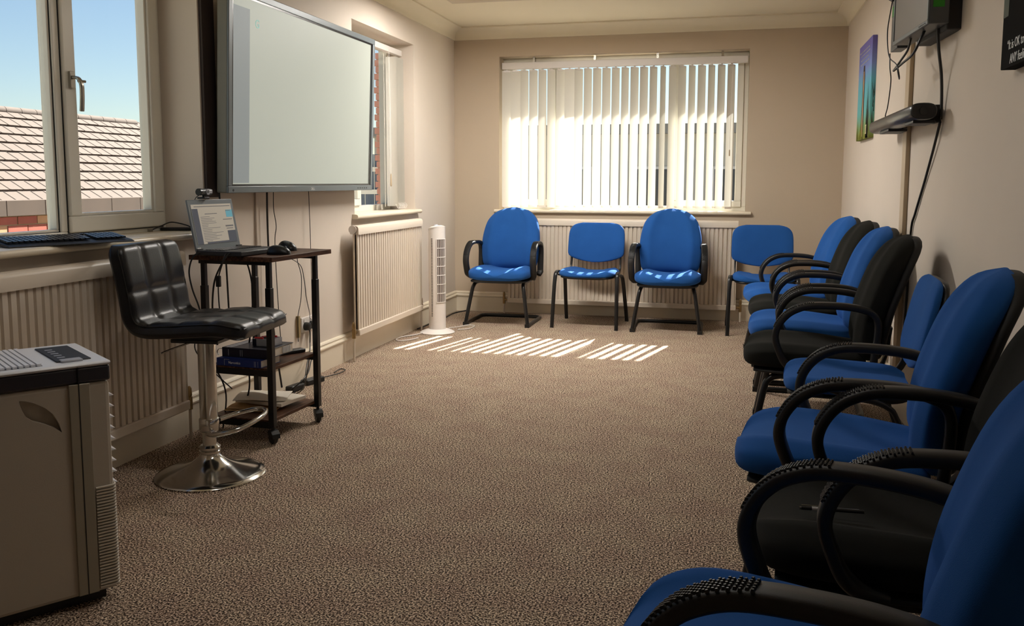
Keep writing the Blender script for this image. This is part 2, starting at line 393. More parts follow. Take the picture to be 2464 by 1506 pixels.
# stacked blind at window 2
bs = thing('vertical_blind', 'white vertical slat blind gathered open at the narrow left window', 'blind', (XL-.115, 0, 0))
box(-.02, .02, W2[0]+.01, W2[1]-.01, 2.19, 2.235).build('headrail', m_white, bs, bevel=.003)
vb = MB(); z0v, z1v = 1.005, 2.165
vb.add([(p[1], p[0], z) for z in (z0v, z1v) for p in prof], [(i, i+1, i+1+n_, i+n_) for i in range(n_-1)]); vme2 = vb.mesh('vane', m_vane)
for k in range(16):
    o = link('vane', vme2, bs); o.location = (0, 6.515+k*.085 if k < 2 else 6.665+(k-2)*.0125, 0); o.rotation_euler = (0, 0, R(84+random.uniform(-3, 3)) if k > 1 else R(24))
b = MB()
for k in range(6):
    ya = 6.66+k*.03; b.tube(spline([(.03, ya, 1.02), (.05, ya+.01, .985), (.06, ya+.02, 1.01), (.04, ya+.03, 1.03)], 4), .002, seg=5)
b.build('bead_chain', m_white, bs)
b = MB().tube([(.04, 6.53, 2.2), (.045, 6.53, 1.7), (.045, 6.53, 1.25)], .002, seg=6); b.build('cord', m_white, bs)
MB().lathe([(.004, 1.16), (.008, 1.17), (.006, 1.25), (.002, 1.26)], 10, Matrix.Translation((.045, 6.53, 0))).build('cord_weight', m_trunk, bs)

# ------------------------------------------------------------------ radiators
def radiator(label, loc, rz, L, z0, z1, pitch, v0=True, v1=True, depth=.05, topw=.055):
    """local: runs along +x from 0..L, front faces -y, wall at y=+.1"""
    t = thing('radiator', label, 'radiator', loc, rz)
    n = int(L/pitch); p = L/n; pts = []
    for k in range(n):
        x = k*p; pts += [(x, 0), (x+p*.62, 0), (x+p*.72, .012), (x+p*.9, .012)]
    pts += [(L, 0)]
    zb, zt = z0+.035, z1-topw
    v = [(x, y, z) for z in (zb, zt) for x, y in pts]; m = len(pts)
    v += [(x, y+.02, z) for z in (zb, zt) for x, y in pts]
    f = [(i, i+1, i+1+m, i+m) for i in range(m-1)]+[(2*m+i, 2*m+i+1, 3*m+i+1, 3*m+i) for i in range(m-1)]
    f += [(0, m, 3*m, 2*m), (m-1, 2*m-1, 4*m-1, 3*m-1)]
    MB().add(v, f).build('front_panel', m_rad, t, ang=20)
    pr_ = [(-.006, zb-.01), (.03, zb-.01), (.03, zb+.012), (0, zb+.012), (-.006, zb+.004)]
    MB().box(-.004, L+.004, -.008, .03, z0, z0+.045).build('bottom_rail', m_rad, t, bevel=.006)
    prf = [(-.01, zt-.004), (-.01, z1-.018), (-.004, z1-.006), (.008, z1), (depth-.008, z1), (depth, z1-.012), (depth, zt)]
    MB().prism(prf, 'x', -.006, L+.006).build('top_cover', m_rad, t, ang=50)
    MB().box(.01, L-.01, .024, .032, z0+.02, z1-.03).build('back_panel', m_rad, t)
    MB().box(.0, .012, .01, .034, z0+.03, z1-.04).build('end_grille', m_rad, t); MB().box(L-.012, L, .01, .034, z0+.03, z1-.04).build('end_grille', m_rad, t)
    MB().box(.15, .19, .032, .1, z0+.1, z1-.1).build('wall_bracket', m_rad, t); MB().box(L-.19, L-.15, .032, .1, z0+.1, z1-.1).build('wall_bracket', m_rad, t)
    for flag, xx, s_ in ((v0, 0, -1), (v1, L, 1)):
        if not flag: continue
        b = MB().tube([(xx, .02, z0+.025), (xx+s_*.045, .02, z0+.025)], .011, seg=10).tube([(xx+s_*.04, .02, z0-.01), (xx+s_*.04, .02, z0+.05)], .013, seg=10)
        b.lathe([(.009, z0+.05), (.012, z0+.06), (.01, z0+.09), (.004, z0+.1)], 10, Matrix.Translation((xx+s_*.04, .02, 0)))
        b.build('valve', m_brass, t); MB().tube([(xx+s_*.04, .02, z0), (xx+s_*.04, .02, .002)], .0075, seg=10).build('pipe', m_rad, t)
    return t
# left wall: local x -> -y world?  rz=+90: local x->+y, local -y -> +x
radiator('long ribbed radiator under the near left window behind the black stool', (XL+.1, 1.9, 0), R(90), 1.655, .152, .885, .0382, v0=False, topw=.06)
r2 = radiator('ribbed radiator under the narrow window beside the tower fan', (XL+.1, 5.49, 0), R(90), 1.248, .168, .906, .0416)
MB().lathe([(.012, 0), (.028, .002), (.028, .01), (.012, .014)], 16, Matrix.Translation((-.004, .03, .88)) @ Matrix.Rotation(R(-90), 4, 'Y')).build('end_cap', m_white, r2)
radiator('wide ribbed radiator under the back window behind the chairs', (-1.984, YB-.1, 0), 0, 2.015, .1, .87, .0365)

# ------------------------------------------------------------------ upholstered chairs
def interp(tab, x):
    if x <= tab[0][0]: return tab[0][1]
    for (a, p), (c, q) in zip(tab, tab[1:]):
        if x <= c:
            t = (x-a)/(c-a); return p+(q-p)*t
    return tab[-1][1]
def smooth_tab(tab, n):
    pts = spline([(a, b_, 0) for a, b_ in tab], n); return [(p.x, p.y) for p in pts]
def sgnp(v, e): return math.copysign(abs(v)**e, v)
def pad_z(zs, W, F, B, M=44, ridge=.0, ru=.68, dish=0):
    """upholstered slab lofted in z: half width W, front y F, rear y B; ridge on front"""
    Wt, Ft, Bt = (smooth_tab(q, 4) for q in (W, F, B)); rings = []
    for z in zs:
        w_, f_, r_ = max(.004, interp(Wt, z)), interp(Ft, z), interp(Bt, z); yc = (f_+r_)/2; h = (r_-f_)/2; ring = []
        rw = min(1, w_/.2)
        for k in range(M):
            a = 2*math.pi*k/M; cx, sy = math.cos(a), math.sin(a)
            u = sgnp(cx, .62); y = sgnp(sy, .62)
            x = w_*u; yy = yc+h*y
            if y < 0:
                au = abs(u)
                g = math.exp(-((au-ru)/.13)**2)*ridge*rw
                dd = dish*rw*max(0, 1-(au/ru)**2)
                yy += (-g+dd)*min(1, -y*1.5)
            ring.append((x, yy, z))
        rings.append(ring)
    return MB().grid(rings)
def pad_y(ys_, W, Tt, Bm, M=44, ridge=0, ru=.7, dish=0):
    """seat lofted in y: half width W, top z Tt, bottom z Bm"""
    Wt, Ft, Bt = (smooth_tab(q, 4) for q in (W, Tt, Bm)); rings = []
    for y in ys_:
        w_, t_, b_ = max(.004, interp(Wt, y)), interp(Ft, y), interp(Bt, y); zc = (t_+b_)/2; h = (t_-b_)/2; ring = []
        rw = min(1, w_/.2)
        for k in range(M):
            a = 2*math.pi*k/M; u = sgnp(math.cos(a), .6); v_ = sgnp(math.sin(a), .6)
            z = zc+h*v_
            if v_ > 0:
                au = abs(u); z += (math.exp(-((au-ru)/.14)**2)*ridge-dish*max(0, 1-(au/ru)**2))*rw*min(1, v_*1.5)
            ring.append((w_*u, y, z))
        rings.append(ring)
    return MB().grid(rings)
def frange(a, b_, n): return [a+(b_-a)*(.5-.5*math.cos(math.pi*k/n)) for k in range(n+1)]

def grip_studs(path, x_of, wd):
    b = MB(); L = len(path)
    for i, (p, t, nrm) in enumerate(path):
        for j in range(5):
            xx = x_of(p)+(-2+j)*wd/5.4
            ox = .5*wd/5.4*(i % 2)-.25*wd/5.4
            c = Vector((xx+ox, p[0], p[1])); T_ = Vector((0, t[0], t[1])); N = Vector((0, nrm[0], nrm[1])); X = Vector((1, 0, 0))
            s1, s2, hh = .0028, .0026, .0045
            v = [c+X*a*s1+T_*b_*s2 for a, b_ in ((-1, -1), (1, -1), (1, 1), (-1, 1))]
            v += [c+X*a*s1*.6+T_*b_*s2*.6+N*hh for a, b_ in ((-1, -1), (1, -1), (1, 1), (-1, 1))]
            b.add(v, [(4, 5, 6, 7), (0, 1, 5, 4), (1, 2, 6, 5), (2, 3, 7, 6), (3, 0, 4, 7)])
    return b
ARM = [(-.04, .384), (-.085, .40), (-.12, .43), (-.142, .475), (-.157, .52), (-.158, .555), (-.145, .593), (-.12, .628), (-.085, .655), (-.03, .675), (.05, .68), (.13, .677), (.19, .667), (.232, .648), (.25, .61), (.25, .55), (.243, .48), (.235, .42), (.21, .393)]
def arm_x(y, z):
    # splayed outwards at the front, tucked in against the backrest
    t = min(1, max(0, (y+.16)/.40)); return .29-.022*t if z > .42 else .29-.02*t-(.42-z)*.6
def visitor_meshes(fab):
    d = {}
    zs = frange(.44, .972, 30)
    Wt = [(.44, .20), (.46, .228), (.5, .245), (.6, .256), (.67, .258), (.75, .251), (.845, .228), (.9, .192), (.935, .148), (.957, .098), (.972, .02)]
    Ft = [(.44, .20), (.47, .178), (.5, .168), (.56, .168), (.64, .18), (.72, .202), (.83, .242), (.91, .288), (.95, .325), (.972, .375)]
    Bt = [(.44, .25), (.47, .265), (.56, .285), (.64, .30), (.72, .325), (.83, .365), (.91, .40), (.95, .405), (.972, .385)]
    d['backrest'] = pad_z(zs, Wt, Ft, Bt, ridge=.014, dish=.022).mesh('backrest', fab, ang=80)
    Wt2 = [(a, b_*.965) for a, b_ in Wt]; Ft2 = [(a, b_-.03) for a, b_ in Bt]; Bt2 = [(a, b_+.022) for a, b_ in Bt]
    d['back_shell'] = pad_z(frange(.45, .962, 18), Wt2, Ft2, Bt2, M=28).mesh('back_shell', m_shell, ang=80)
    ysq = frange(-.305, .215, 26)
    Ws = [(-.305, .03), (-.298, .13), (-.285, .19), (-.25, .235), (-.18, .26), (-.05, .266), (.08, .255), (.17, .235), (.215, .20)]
    Ts = [(-.305, .425), (-.298, .448), (-.28, .465), (-.24, .48), (-.17, .488), (0, .482), (.12, .470), (.215, .462)]
    Bs = [(-.305, .415), (-.298, .397), (-.28, .386), (-.24, .378), (0, .375), (.215, .38)]
    d['seat'] = pad_y(ysq, Ws, Ts, Bs, ridge=.012, dish=.02).mesh('seat', fab, ang=80)
    d['seat_pan'] = pad_y(frange(-.25, .21, 10), [(a, b_*.93) for a, b_ in Ws], [(-.3, .385), (.21, .385)], [(-.3, .36), (.21, .352)], M=24).mesh('seat_pan', m_plastic, ang=80)
    arm2 = spline([(0, a, b_) for a, b_ in ARM], 5)
    for s_, nm in ((-1, 'L'), (1, 'R')):
        pts = [(s_*arm_x(p.y, p.z), p.y, p.z) for p in arm2]
        b = MB().tube(pts, .01, rect=(.05, .028), up=(1, 0, 0)); d['arm'+nm] = b.mesh('armrest', m_plastic, ang=50)
        seg = []
        for i in range(28, 47):
            for q_ in (0, .5):
                p, nx = arm2[i], arm2[i+1]; t = (nx-p).normalized(); pp = p+(nx-p)*q_; nn = Vector((0, -t.z, t.y))
                if nn.z < 0 and nn.y > 0: nn = -nn
                if len(seg) and (Vector((0,)+tuple(seg[-1][0]))-pp).length < .0075: continue
                pp = pp+nn*.0135; seg.append(((pp.y, pp.z), (t.y, t.z), (nn.y, nn.z)))
        d['grip'+nm] = grip_studs(seg, lambda p, s_=s_: s_*arm_x(p[0], p[1]), .044).mesh('grip_studs', m_plastic, smooth=False)
    path = [(-.2, .14, .352), (-.205, -.08, .352), (-.208, -.15, .35), (-.214, -.185, .33), (-.225, -.205, .28), (-.26, -.245, .06), (-.265, -.25, .025), (-.266, -.235, .014), (-.268, -.2, .014), (-.27, .18, .014), (-.262, .235, .014), (-.22, .262, .014), (-.1, .27, .014)]
    path += [(-x, y, z) for x, y, z in path[::-1]]
    d['cantilever_frame'] = MB().tube(spline(path, 3), .0155, seg=12).mesh('cantilever_frame', m_blackmetal, ang=60)
    for s_, nm in ((-1, 'L'), (1, 'R')): d['glide'+nm] = MB().box(s_*.266-.019, s_*.266+.019, -.27, -.225, 0, .028).mesh('glide', m_plastic)
    # seat-to-back bar
    d['back_bar'] = MB().tube(spline([(0, .05, .35), (0, .24, .355), (0, .30, .40), (0, .325, .56)], 4), .01, rect=(.06, .012), up=(1, 0, 0)).mesh('back_bar', m_blackmetal)
    d['lever'] = MB().tube(spline([(.12, .1, .35), (.2, .12, .345), (.235, .125, .345)], 3), .004, seg=6).mesh('lever', m_steel)
    return d
def visitor(fab, label, loc, rz, cache={}):
    if fab.name not in cache: cache[fab.name] = visitor_meshes(fab)
    d = cache[fab.name]
    t = thing('visitor_chair', label, 'chair', loc, rz, None)
    for k in ('seat', 'backrest', 'back_shell', 'seat_pan', 'cantilever_frame', 'back_bar'): link(k, d[k], t)
    for nm in 'LR':
        link('glide', d['glide'+nm], t)
        a = link('armrest', d['arm'+nm], t); g = link('grip_studs', d['grip'+nm], a); g['kind'] = 'stuff'
    return t
vb1 = visitor(m_blue, 'tall-backed blue fabric armchair left of the stool-height fan side, nearest the room corner', (-1.90, 7.365, 0), 0)
vb1['label'] = 'blue high-backed armchair under the back window, nearest the white tower fan'
o = dup(vb1, (-.51, 7.375, 0), R(1), 'blue high-backed armchair under the back window, between the two armless blue chairs')
row = [(.385, 6.38, -84.4, 'b', 'blue armchair in the corner end of the right wall row, farthest from the camera'),
       (.405, 5.70, -90, 'k', 'black armchair wedged between the two far blue armchairs on the right'),
       (.395, 4.98, -91, 'b', 'blue armchair between the two black armchairs in the far right row'),
       (.365, 4.24, -94, 'k', 'black armchair whose back shades the right wall, before the armless side chair'),
       (.335, 2.69, -99, 'b', 'large blue armchair just beyond the black seat that holds the pen'),
       (.365, 2.07, -93.5, 'k', 'black armchair with a pen lying on its seat'),
       (.12, 1.395, -104.7, 'b', 'nearest blue armchair, cut off by the bottom right of the photo')]
vk1 = None
for x, y, a, c, lb in row:
    if c == 'b': dup(vb1, (x, y, 0), R(a), lb)
    elif vk1 is None: vk1 = visitor(m_blackfab, lb, (x, y, 0), R(a))
    else: dup(vk1, (x, y, 0), R(a), lb)
# armless stacking chairs
def stacker(label, loc, rz, fab):
    t = thing('stacking_chair', label, 'chair', loc, rz, None)
    Wt = [(.512, .03), (.522, .11), (.535, .165), (.553, .213), (.572, .238), (.6, .245), (.7, .245), (.77, .24), (.81, .222), (.835, .188), (.848, .13)]
    Ft = [(.512, .195), (.53, .185), (.6, .19), (.72, .215), (.8, .235), (.835, .25), (.848, .268)]
    Bt = [(.512, .215), (.53, .225), (.6, .238), (.72, .262), (.8, .28), (.835, .285), (.848, .278)]
    pad_z(frange(.512, .848, 22), Wt, Ft, Bt, M=36, ridge=.0, dish=.012).build('backrest', fab, t, ang=80)
    pad_z(frange(.518, .842, 14), [(a, b_*.985) for a, b_ in Wt], [(a, b_-.012) for a, b_ in Bt], [(a, b_+.02) for a, b_ in Bt], M=28).build('back_shell', m_plastic, t, ang=80)
    Ws = [(-.25, .06), (-.245, .13), (-.23, .18), (-.2, .215), (-.13, .235), (.05, .235), (.13, .215), (.18, .18), (.2, .12)]
    Ts = [(-.25, .44), (-.24, .458), (-.2, .472), (-.1, .476), (.05, .47), (.15, .467), (.2, .455)]
    Bs = [(-.25, .432), (-.24, .423), (-.2, .418), (.2, .42)]
    pad_y(frange(-.25, .2, 20), Ws, Ts, Bs, M=36, ridge=.014, ru=.85, dish=.014).build('seat', fab, t, ang=80)
    pad_y(frange(-.235, .19, 8), [(a, b_*.95) for a, b_ in Ws], [(-.3, .43), (.2, .43)], [(-.3, .405), (.2, .405)], M=24).build('seat_pan', m_plastic, t, ang=80)
    for s_ in (-1, 1):
        MB().tube(spline([(s_*.225, .0, .425), (s_*.242, -.06, .445), (s_*.252, -.12, .458), (s_*.257, -.165, .445), (s_*.259, -.185, .41), (s_*.262, -.21, .3), (s_*.268, -.25, .0)], 4), .01, rect=(.03, .019), up=(1, 0, 0)).build('leg', m_blackmetal, t, ang=60)
        MB().tube(spline([(s_*.225, -.05, .425), (s_*.24, .05, .42), (s_*.248, .11, .40), (s_*.252, .14, .36), (s_*.26, .2, .2), (s_*.268, .27, .0)], 4), .01, rect=(.03, .019), up=(1, 0, 0)).build('leg', m_blackmetal, t, ang=60)
        MB().tube(spline([(s_*.215, .0, .42), (s_*.215, .12, .42), (s_*.215, .18, .44), (s_*.214, .215, .5), (s_*.212, .235, .6)], 4), .009, rect=(.014, .026), up=(1, 0, 0)).build('back_post', m_blackmetal, t, ang=60)
        MB().tube([(s_*.252, -.12, .43), (s_*.2, -.12, .424)], .008, seg=8).build('bracket', m_blackmetal, t)
    return t
st1 = stacker('armless blue chair under the back window, between the two high-backed armchairs', (-1.158, 7.40, 0), R(-3), m_blue)
dup(st1, (.235, 7.37, 0), R(1), 'armless blue chair in the far right corner with a clear view of its whole back')
for ch in [c for c in bpy.data.objects if c.parent and c.parent.name.startswith('stacking_chair') and c.parent.location.x > .2]: pass
dup(st1, (.455, 3.60, 0), R(-93), 'armless blue chair against the right wall between black and blue armchairs')

# pen on the near black seat
t = thing('pen', 'black pen with a pale label lying on the near black seat', 'pen', (.16, 1.99, .4905), R(3))
MB().tube([(0, 0, 0), (.13, 0, 0)], .0042, seg=10).build('barrel', m_plastic, t)
MB().tube([(.022, 0, 0), (.04, 0, 0)], .0046, seg=10).build('paper_label', m_print, t)
MB().tube([(-.004, 0, .0), (0, 0, 0)], .0035, seg=8).build('end_cap', m_steel, t)
MB().tube([(.0, 0, .0065), (.04, 0, .0065)], .0012, seg=6).build('clip', m_steel, t)
MB().tube([(.045, 0, .0046), (.12, 0, .0046)], .0006, seg=5).build('ink_line', m_silver, t)

# ------------------------------------------------------------------ stool
st = thing('bar_stool', 'black quilted leather swivel stool on a chrome trumpet base', 'stool', (-2.06, 3.165, 0), R(5))
MB().lathe([(.218, 0), (.22, .006), (.214, .012), (.19, .018), (.15, .028), (.11, .040), (.075, .056), (.05, .076), (.038, .09), (.036, .1)], 64).build('base', m_chrome, st, ang=60)
MB().lathe([(.036, .09), (.043, .096), (.043, .104), (.038, .108), (.043, .112), (.043, .12), (.034, .128)], 32).build('collar', m_chrome, st)
MB().lathe([(.028, .1), (.028, .24)], 32).build('lower_pole', m_chrome, st)
MB().lathe([(.030, .235), (.0355, .237), (.0355, .56), (.03, .565)], 40).build('pole_sleeve', m_chrome, st)
ring = spline([(.03, -.03, .19), (.05, -.10, .20), (.11, -.15, .215), (.19, -.13, .235), (.225, -.03, .25), (.215, .07, .255), (.16, .13, .25), (.08, .11, .235), (.03, .03, .225)], 6)
MB().tube([(p.x, p.y, p.z) for p in ring], .0095, seg=10).build('footrest', m_chrome, st)
MB().lathe([(.0365, .185), (.04, .19), (.04, .235), (.0365, .24)], 28).build('footrest_clamp', m_chrome, st)
MB().box(-.1, .1, -.1, .1, .562, .578).build('seat_plate', m_blackmetal, st, bevel=.004)
MB().tube(spline([(-.02, -.06, .565), (-.06, -.17, .55), (-.08, -.2, .54)], 3), .004, seg=6).build('height_lever', m_steel, st)
# one-piece L seat: path in x-z (front at +x), lateral y; quilted
path = [(.262, .612), (.235, .62), (.15, .633), (.05, .628), (-.06, .62), (-.14, .618), (-.185, .632), (-.212, .67), (-.222, .73), (-.234, .80), (-.25, .88), (-.268, .955)]
PP = spline([(a, 0, b_) for a, b_ in path], 8); nP = len(PP)
Ls = [0]
for a, b_ in zip(PP, PP[1:]): Ls.append(Ls[-1]+(b_-a).length)
LT = Ls[-1]; half = .225; NL = 40
def cell(u):   # distance to tuft line: 0 on a line, 1 mid cell
    return abs(math.sin(math.pi*u))
top, bot = [], []
seams_l = [.14, .275, .40, .60]   # along the path (m): three on the seat, one across the back
for i, p in enumerate(PP):
    t = (PP[min(i+1, nP-1)]-PP[max(i-1, 0)]).normalized(); N = Vector((t.z, 0, -t.x))
    if N.z < 0 and p.z < .64: N = -N
    if p.z >= .64 and N.x < 0: N = -N
    s_ = Ls[i]; e = min(s_, LT-s_); wr = half*(1-.12*max(0, 1-e/.05)**2)
    rt, rb = [], []
    for k in range(NL+1):
        v_ = -1+2*k/NL; y = v_*wr; ed = min(1, (1-abs(v_))*wr/.035); ee = min(1, e/.035)
        rd = math.sqrt(max(0, 1-(1-ed)**2))*math.sqrt(max(0, 1-(1-ee)**2))
        dl = min(abs(v_-.333)*wr, abs(v_+.333)*wr)
        ds = min(abs(s_-q) for q in seams_l)
        if abs(v_) > .96: dl = 9
        g = min(1, (dl/.028))**.55 if dl < .028 else 1; g2 = min(1, (ds/.028))**.55 if ds < .028 else 1
        puff = .034+.012*min(g, g2)
        rt.append(p+N*(puff*rd-.004)+Vector((0, y, 0))); rb.append(p-N*(.022*rd+.002)+Vector((0, y, 0)))
    top.append(rt); bot.append(rb)
m = NL+1; v = [q for r_ in top for q in r_]+[q for r_ in bot for q in r_]; off = nP*m; f = []
for i in range(nP-1):
    for k in range(NL):
        f.append((i*m+k, i*m+k+1, (i+1)*m+k+1, (i+1)*m+k)); f.append((off+i*m+k, off+(i+1)*m+k, off+(i+1)*m+k+1, off+i*m+k+1))
    f.append((i*m, (i+1)*m, off+(i+1)*m, off+i*m)); f.append((i*m+NL, off+i*m+NL, off+(i+1)*m+NL, (i+1)*m+NL))
for k in range(NL):
    f.append((k, off+k, off+k+1, k+1)); f.append(((nP-1)*m+k, (nP-1)*m+k+1, off+(nP-1)*m+k+1, off+(nP-1)*m+k))
o = MB().add(v, f).build('seat_and_back', m_leather, st, ang=180)
ss = o.modifiers.new('s', 'SUBSURF'); ss.levels = ss.render_levels = 1
pip = MB()
for s_ in (-1, 1):
    pts = []
    for i, p in enumerate(PP):
        t = (PP[min(i+1, nP-1)]-PP[max(i-1, 0)]).normalized(); N = Vector((t.z, 0, -t.x))
        if N.z < 0 and p.z < .64: N = -N
        if p.z >= .64 and N.x < 0: N = -N
        e = min(Ls[i], LT-Ls[i]); wr = half*(1-.12*max(0, 1-e/.05)**2)
        if e > .02: pts.append(p+N*.027+Vector((0, s_*wr*.955, 0)))
    pip.tube(pts, .0025, seg=6)
pip.tube([(p.x, p.y, p.z) for p in [PP[2]+Vector((.0, -.2+.4*k/8, .03)) for k in range(9)]], .0022, seg=6)
pip.build('piping', m_leather, st)

# ------------------------------------------------------------------ air conditioner (bottom left)
ac = thing('air_conditioner', 'off-white portable air conditioner with ribbed corner and dark top band', 'air conditioner', (-1.69, 2.124, 0), R(54.3))
# local: -x runs along the front to the left, +y depth, z up ; front faces -y, right end faces +x
def taper(x0_, x1_, y0_, y1_, z0_, z1_, dx0=0, dy0=0):
    """box whose bottom is grown by dx0 to +x and dy0 towards -y"""
    v = [(x0_, y0_-dy0, z0_), (x1_+dx0, y0_-dy0, z0_), (x1_+dx0, y1_, z0_), (x0_, y1_, z0_), (x0_, y0_, z1_), (x1_, y0_, z1_), (x1_, y1_, z1_), (x0_, y1_, z1_)]
    return MB().add(v, [(0, 3, 2, 1), (4, 5, 6, 7), (0, 1, 5, 4), (1, 2, 6, 5), (2, 3, 7, 6), (3, 0, 4, 7)])
body = taper(-.62, -.002, .004, .345, .035, .644, .0, .0).build('body', m_acwhite, ac, bevel=.012)
taper(-.6, -.03, .03, .32, 0.006, .04).build('plinth', m_gasket, ac)
MB().box(-.625, .0, .0, .348, .644, .688).build('top_band', m_acdark, ac, bevel=.006)
MB().box(-.628, .003, -.003, .35, .688, .7).build('top_panel', m_ac_skylit, ac, bevel=.006)
gm = []
b = MB(); b.box(-.6, -.165, .03, .32, .6995, .7012)
b.build('grille_bed', m_grey, ac)
g = box(-.005, .005, .03, .32, .7005, .7065).mesh('grille_slat', m_ac_skylit)
for k in range(29):
    o = link('grille_slat', g, ac); o.location = (-.172-k*.0148, 0, 0)
MB().box(-.125, -.035, .05, .30, .7, .7035).build('control_panel', m_gasket, ac, bevel=.002)
MB().box(-.115, -.06, .035, .07, .7, .706).build('display_button', m_silver, ac, bevel=.002)
cp = MB()
for k in range(5): cp.box(-.11+.0*k, -.09, .1+k*.035, .112+k*.035, .7035, .7042)
cp.build('panel_print', m_silver, ac)
# seam strip, ribbed corner, louvres, handle recess
MB().box(-.110, -.056, -.0035, .01, .04, .643).build('seam_strip', mat('ac_strip', (160, 152, 134), .5), ac, bevel=.002)
MB().box(-.086, -.0835, -.0045, .01, .036, .69).build('seam', m_gasket, ac)
rb = MB().tube([(-.053, -.001, 0), (-.012, -.001, 0), (-.003, .002, 0), (.001, .012, 0), (.001, .05, 0)], .0036, seg=6); rbm = rb.mesh('rib', m_acwhite)
rb2 = MB().tube([(-.002, .0, 0), (-.002, .03, 0)], .0034, seg=6)
for k in range(34):
    o = link('rib', rbm, ac); o.location = (0, 0, .05+k*.0088)
lv = MB().add([(0, .04, 0), (.02, .04, -.010), (.02, .31, -.010), (0, .31, 0), (0, .04, -.012), (0, .31, -.012)], [(0, 1, 2, 3), (4, 5, 2, 1), (0, 4, 1), (3, 2, 5), (0, 3, 5, 4)]).mesh('louvre', m_ac_skylit)
for k in range(9):
    o = link('louvre', lv, ac); o.location = (-.002, 0, .60-k*.032)
leaf = [(-.232, .618), (-.218, .616), (-.195, .606), (-.17, .59), (-.15, .568), (-.137, .54), (-.131, .515), (-.15, .532), (-.175, .547), (-.2, .557), (-.215, .57), (-.225, .59)]
hb = MB(); n_ = len(leaf); cx = sum(p[0] for p in leaf)/n_; cz = sum(p[1] for p in leaf)/n_
v = [(x, .0035, z) for x, z in leaf]+[(cx+(x-cx)*1.06, .0035, cz+(z-cz)*1.1) for x, z in leaf]
v += [(cx+(x-cx)*1.03, -.0005, cz+(z-cz)*1.05) for x, z in leaf]
hb.add(v, [(n_+i, n_+(i+1) % n_, 2*n_+(i+1) % n_, 2*n_+i) for i in range(n_)]+[(2*n_+i, 2*n_+(i+1) % n_, (i+1) % n_, i) for i in range(n_)]+[tuple(range(n_))])
ho = hb.build('handle_recess', m_acwhite, ac, ang=60)
# cut the grip hollow into the body
cut = MB().prism(leaf, 'y', -.02, .028).build('cutter', m_acwhite); cut.parent = ac
bm_ = body.modifiers.new('cut', 'BOOLEAN'); bm_.object = cut; bm_.operation = 'DIFFERENCE'
dg = bpy.context.evaluated_depsgraph_get(); bpy.context.view_layer.update()
nm = bpy.data.meshes.new_from_object(body.evaluated_get(bpy.context.evaluated_depsgraph_get()))
if len(nm.polygons) > 20:
    body.modifiers.clear(); body.data = nm; nm.polygons.foreach_set('use_smooth', [False]*len(nm.polygons))
bpy.data.objects.remove(cut)
bpy.data.objects.remove(ho)

# ------------------------------------------------------------------ laptop cart
ca = thing('laptop_cart', 'black metal rolling cart with dark wood top and two shelves', 'table', (-1.989, 3.582, 0), R(-4))
# local: near corner at origin, -x to the left, +y away
MB().box(-.44, 0, 0, .53, .84, .862).build('tabletop', m_wood, ca, bevel=.002)
MB().box(-.41, -.04, .03, .06, .822, .84).build('top_rail', m_blackmetal, ca); MB().box(-.41, -.04, .42, .45, .822, .84).build('top_rail', m_blackmetal, ca)
LG = [(-.04, .035), (-.385, .035), (-.04, .435), (-.385, .435)]
wh = MB().lathe([(.004, -.012), (.026, -.012), (.03, -.008), (.03, .008), (.026, .012), (.004, .012)], 20, Matrix.Translation((0, 0, .03)) @ Matrix.Rotation(R(90), 4, 'Y'))
whm = wh.mesh('wheel', m_plastic)
cf = MB(); 
for k in range(9):
    pass
fork = MB().prism([(-.034, .03), (-.03, .05), (-.015, .064), (.01, .066), (.02, .055), (.0, .03)], 'x', -.019, .019).tube([(0, 0, .05), (0, 0, .09)], .008); fkm = fork.mesh('fork', m_plastic, ang=30)
for x, y in LG:
    MB().box(x-.014, x+.014, y-.014, y+.014, .08, .72).build('leg', m_blackmetal, ca, bevel=.002)
    MB().box(x-.011, x+.011, y-.011, y+.011, .70, .84).build('leg_extension', m_blackmetal, ca, bevel=.002)
    c_ = link('caster', fkm, ca); c_.location = (x, y, 0); c_.rotation_euler = (0, 0, R(random.uniform(30, 80)))
    o = link('wheel', whm, c_)
for z in (.335, .095):
    MB().box(-.37, -.05, .03, .45, z, z+.014).build('shelf', m_wood, ca, bevel=.001)
    MB().box(-.385, -.04, .022, .034, z-.022, z+.006).build('shelf_rail', m_blackmetal, ca); MB().box(-.385, -.04, .436, .448, z-.022, z+.006).build('shelf_rail', m_blackmetal, ca)
ZS2, ZS3 = .349, .109
# laptop
LP = thing('laptop', 'open grey laptop showing a document page, on the cart top', 'laptop', (-2.235, 3.74, .862), R(86.3))
# local: x along width, front at -y, hinge at +y
MB().box(-.17, .17, -.118, .118, .002, .024).build('base', m_lapdark, LP, bevel=.004)
MB().box(-.12, .12, -.1, .1, 0, .004).build('rubber_foot', m_gasket, LP)
kb = box(-.0072, .0072, -.0072, .0072, .0, .0035).mesh('key', m_keys)
MB().box(-.15, .15, -.015, .09, .0238, .0246).build('key_bed', m_gasket, LP)
for r_ in range(6):
    for c in range(15):
        o = link('key', kb, LP); o.location = (-.138+c*.0197, .078-r_*.0172, .0242)
MB().box(-.05, .04, -.105, -.045, .0238, .0248).build('touchpad', m_grey, LP, bevel=.001)
MB().box(.02, .045, -.112, -.106, .0235, .0245).build('badge', m_silver, LP)
lid = bpy.data.objects.new('lid', MB().box(-.17, .17, -.004, .004, 0, .238).mesh('lid', m_lapgrey)); COL.objects.link(lid); lid.parent = LP; lid.location = (0, .12, .018); lid.rotation_euler = (R(-11), 0, 0)
bv = lid.modifiers.new('b', 'BEVEL'); bv.width = .003; bv.segments = 2
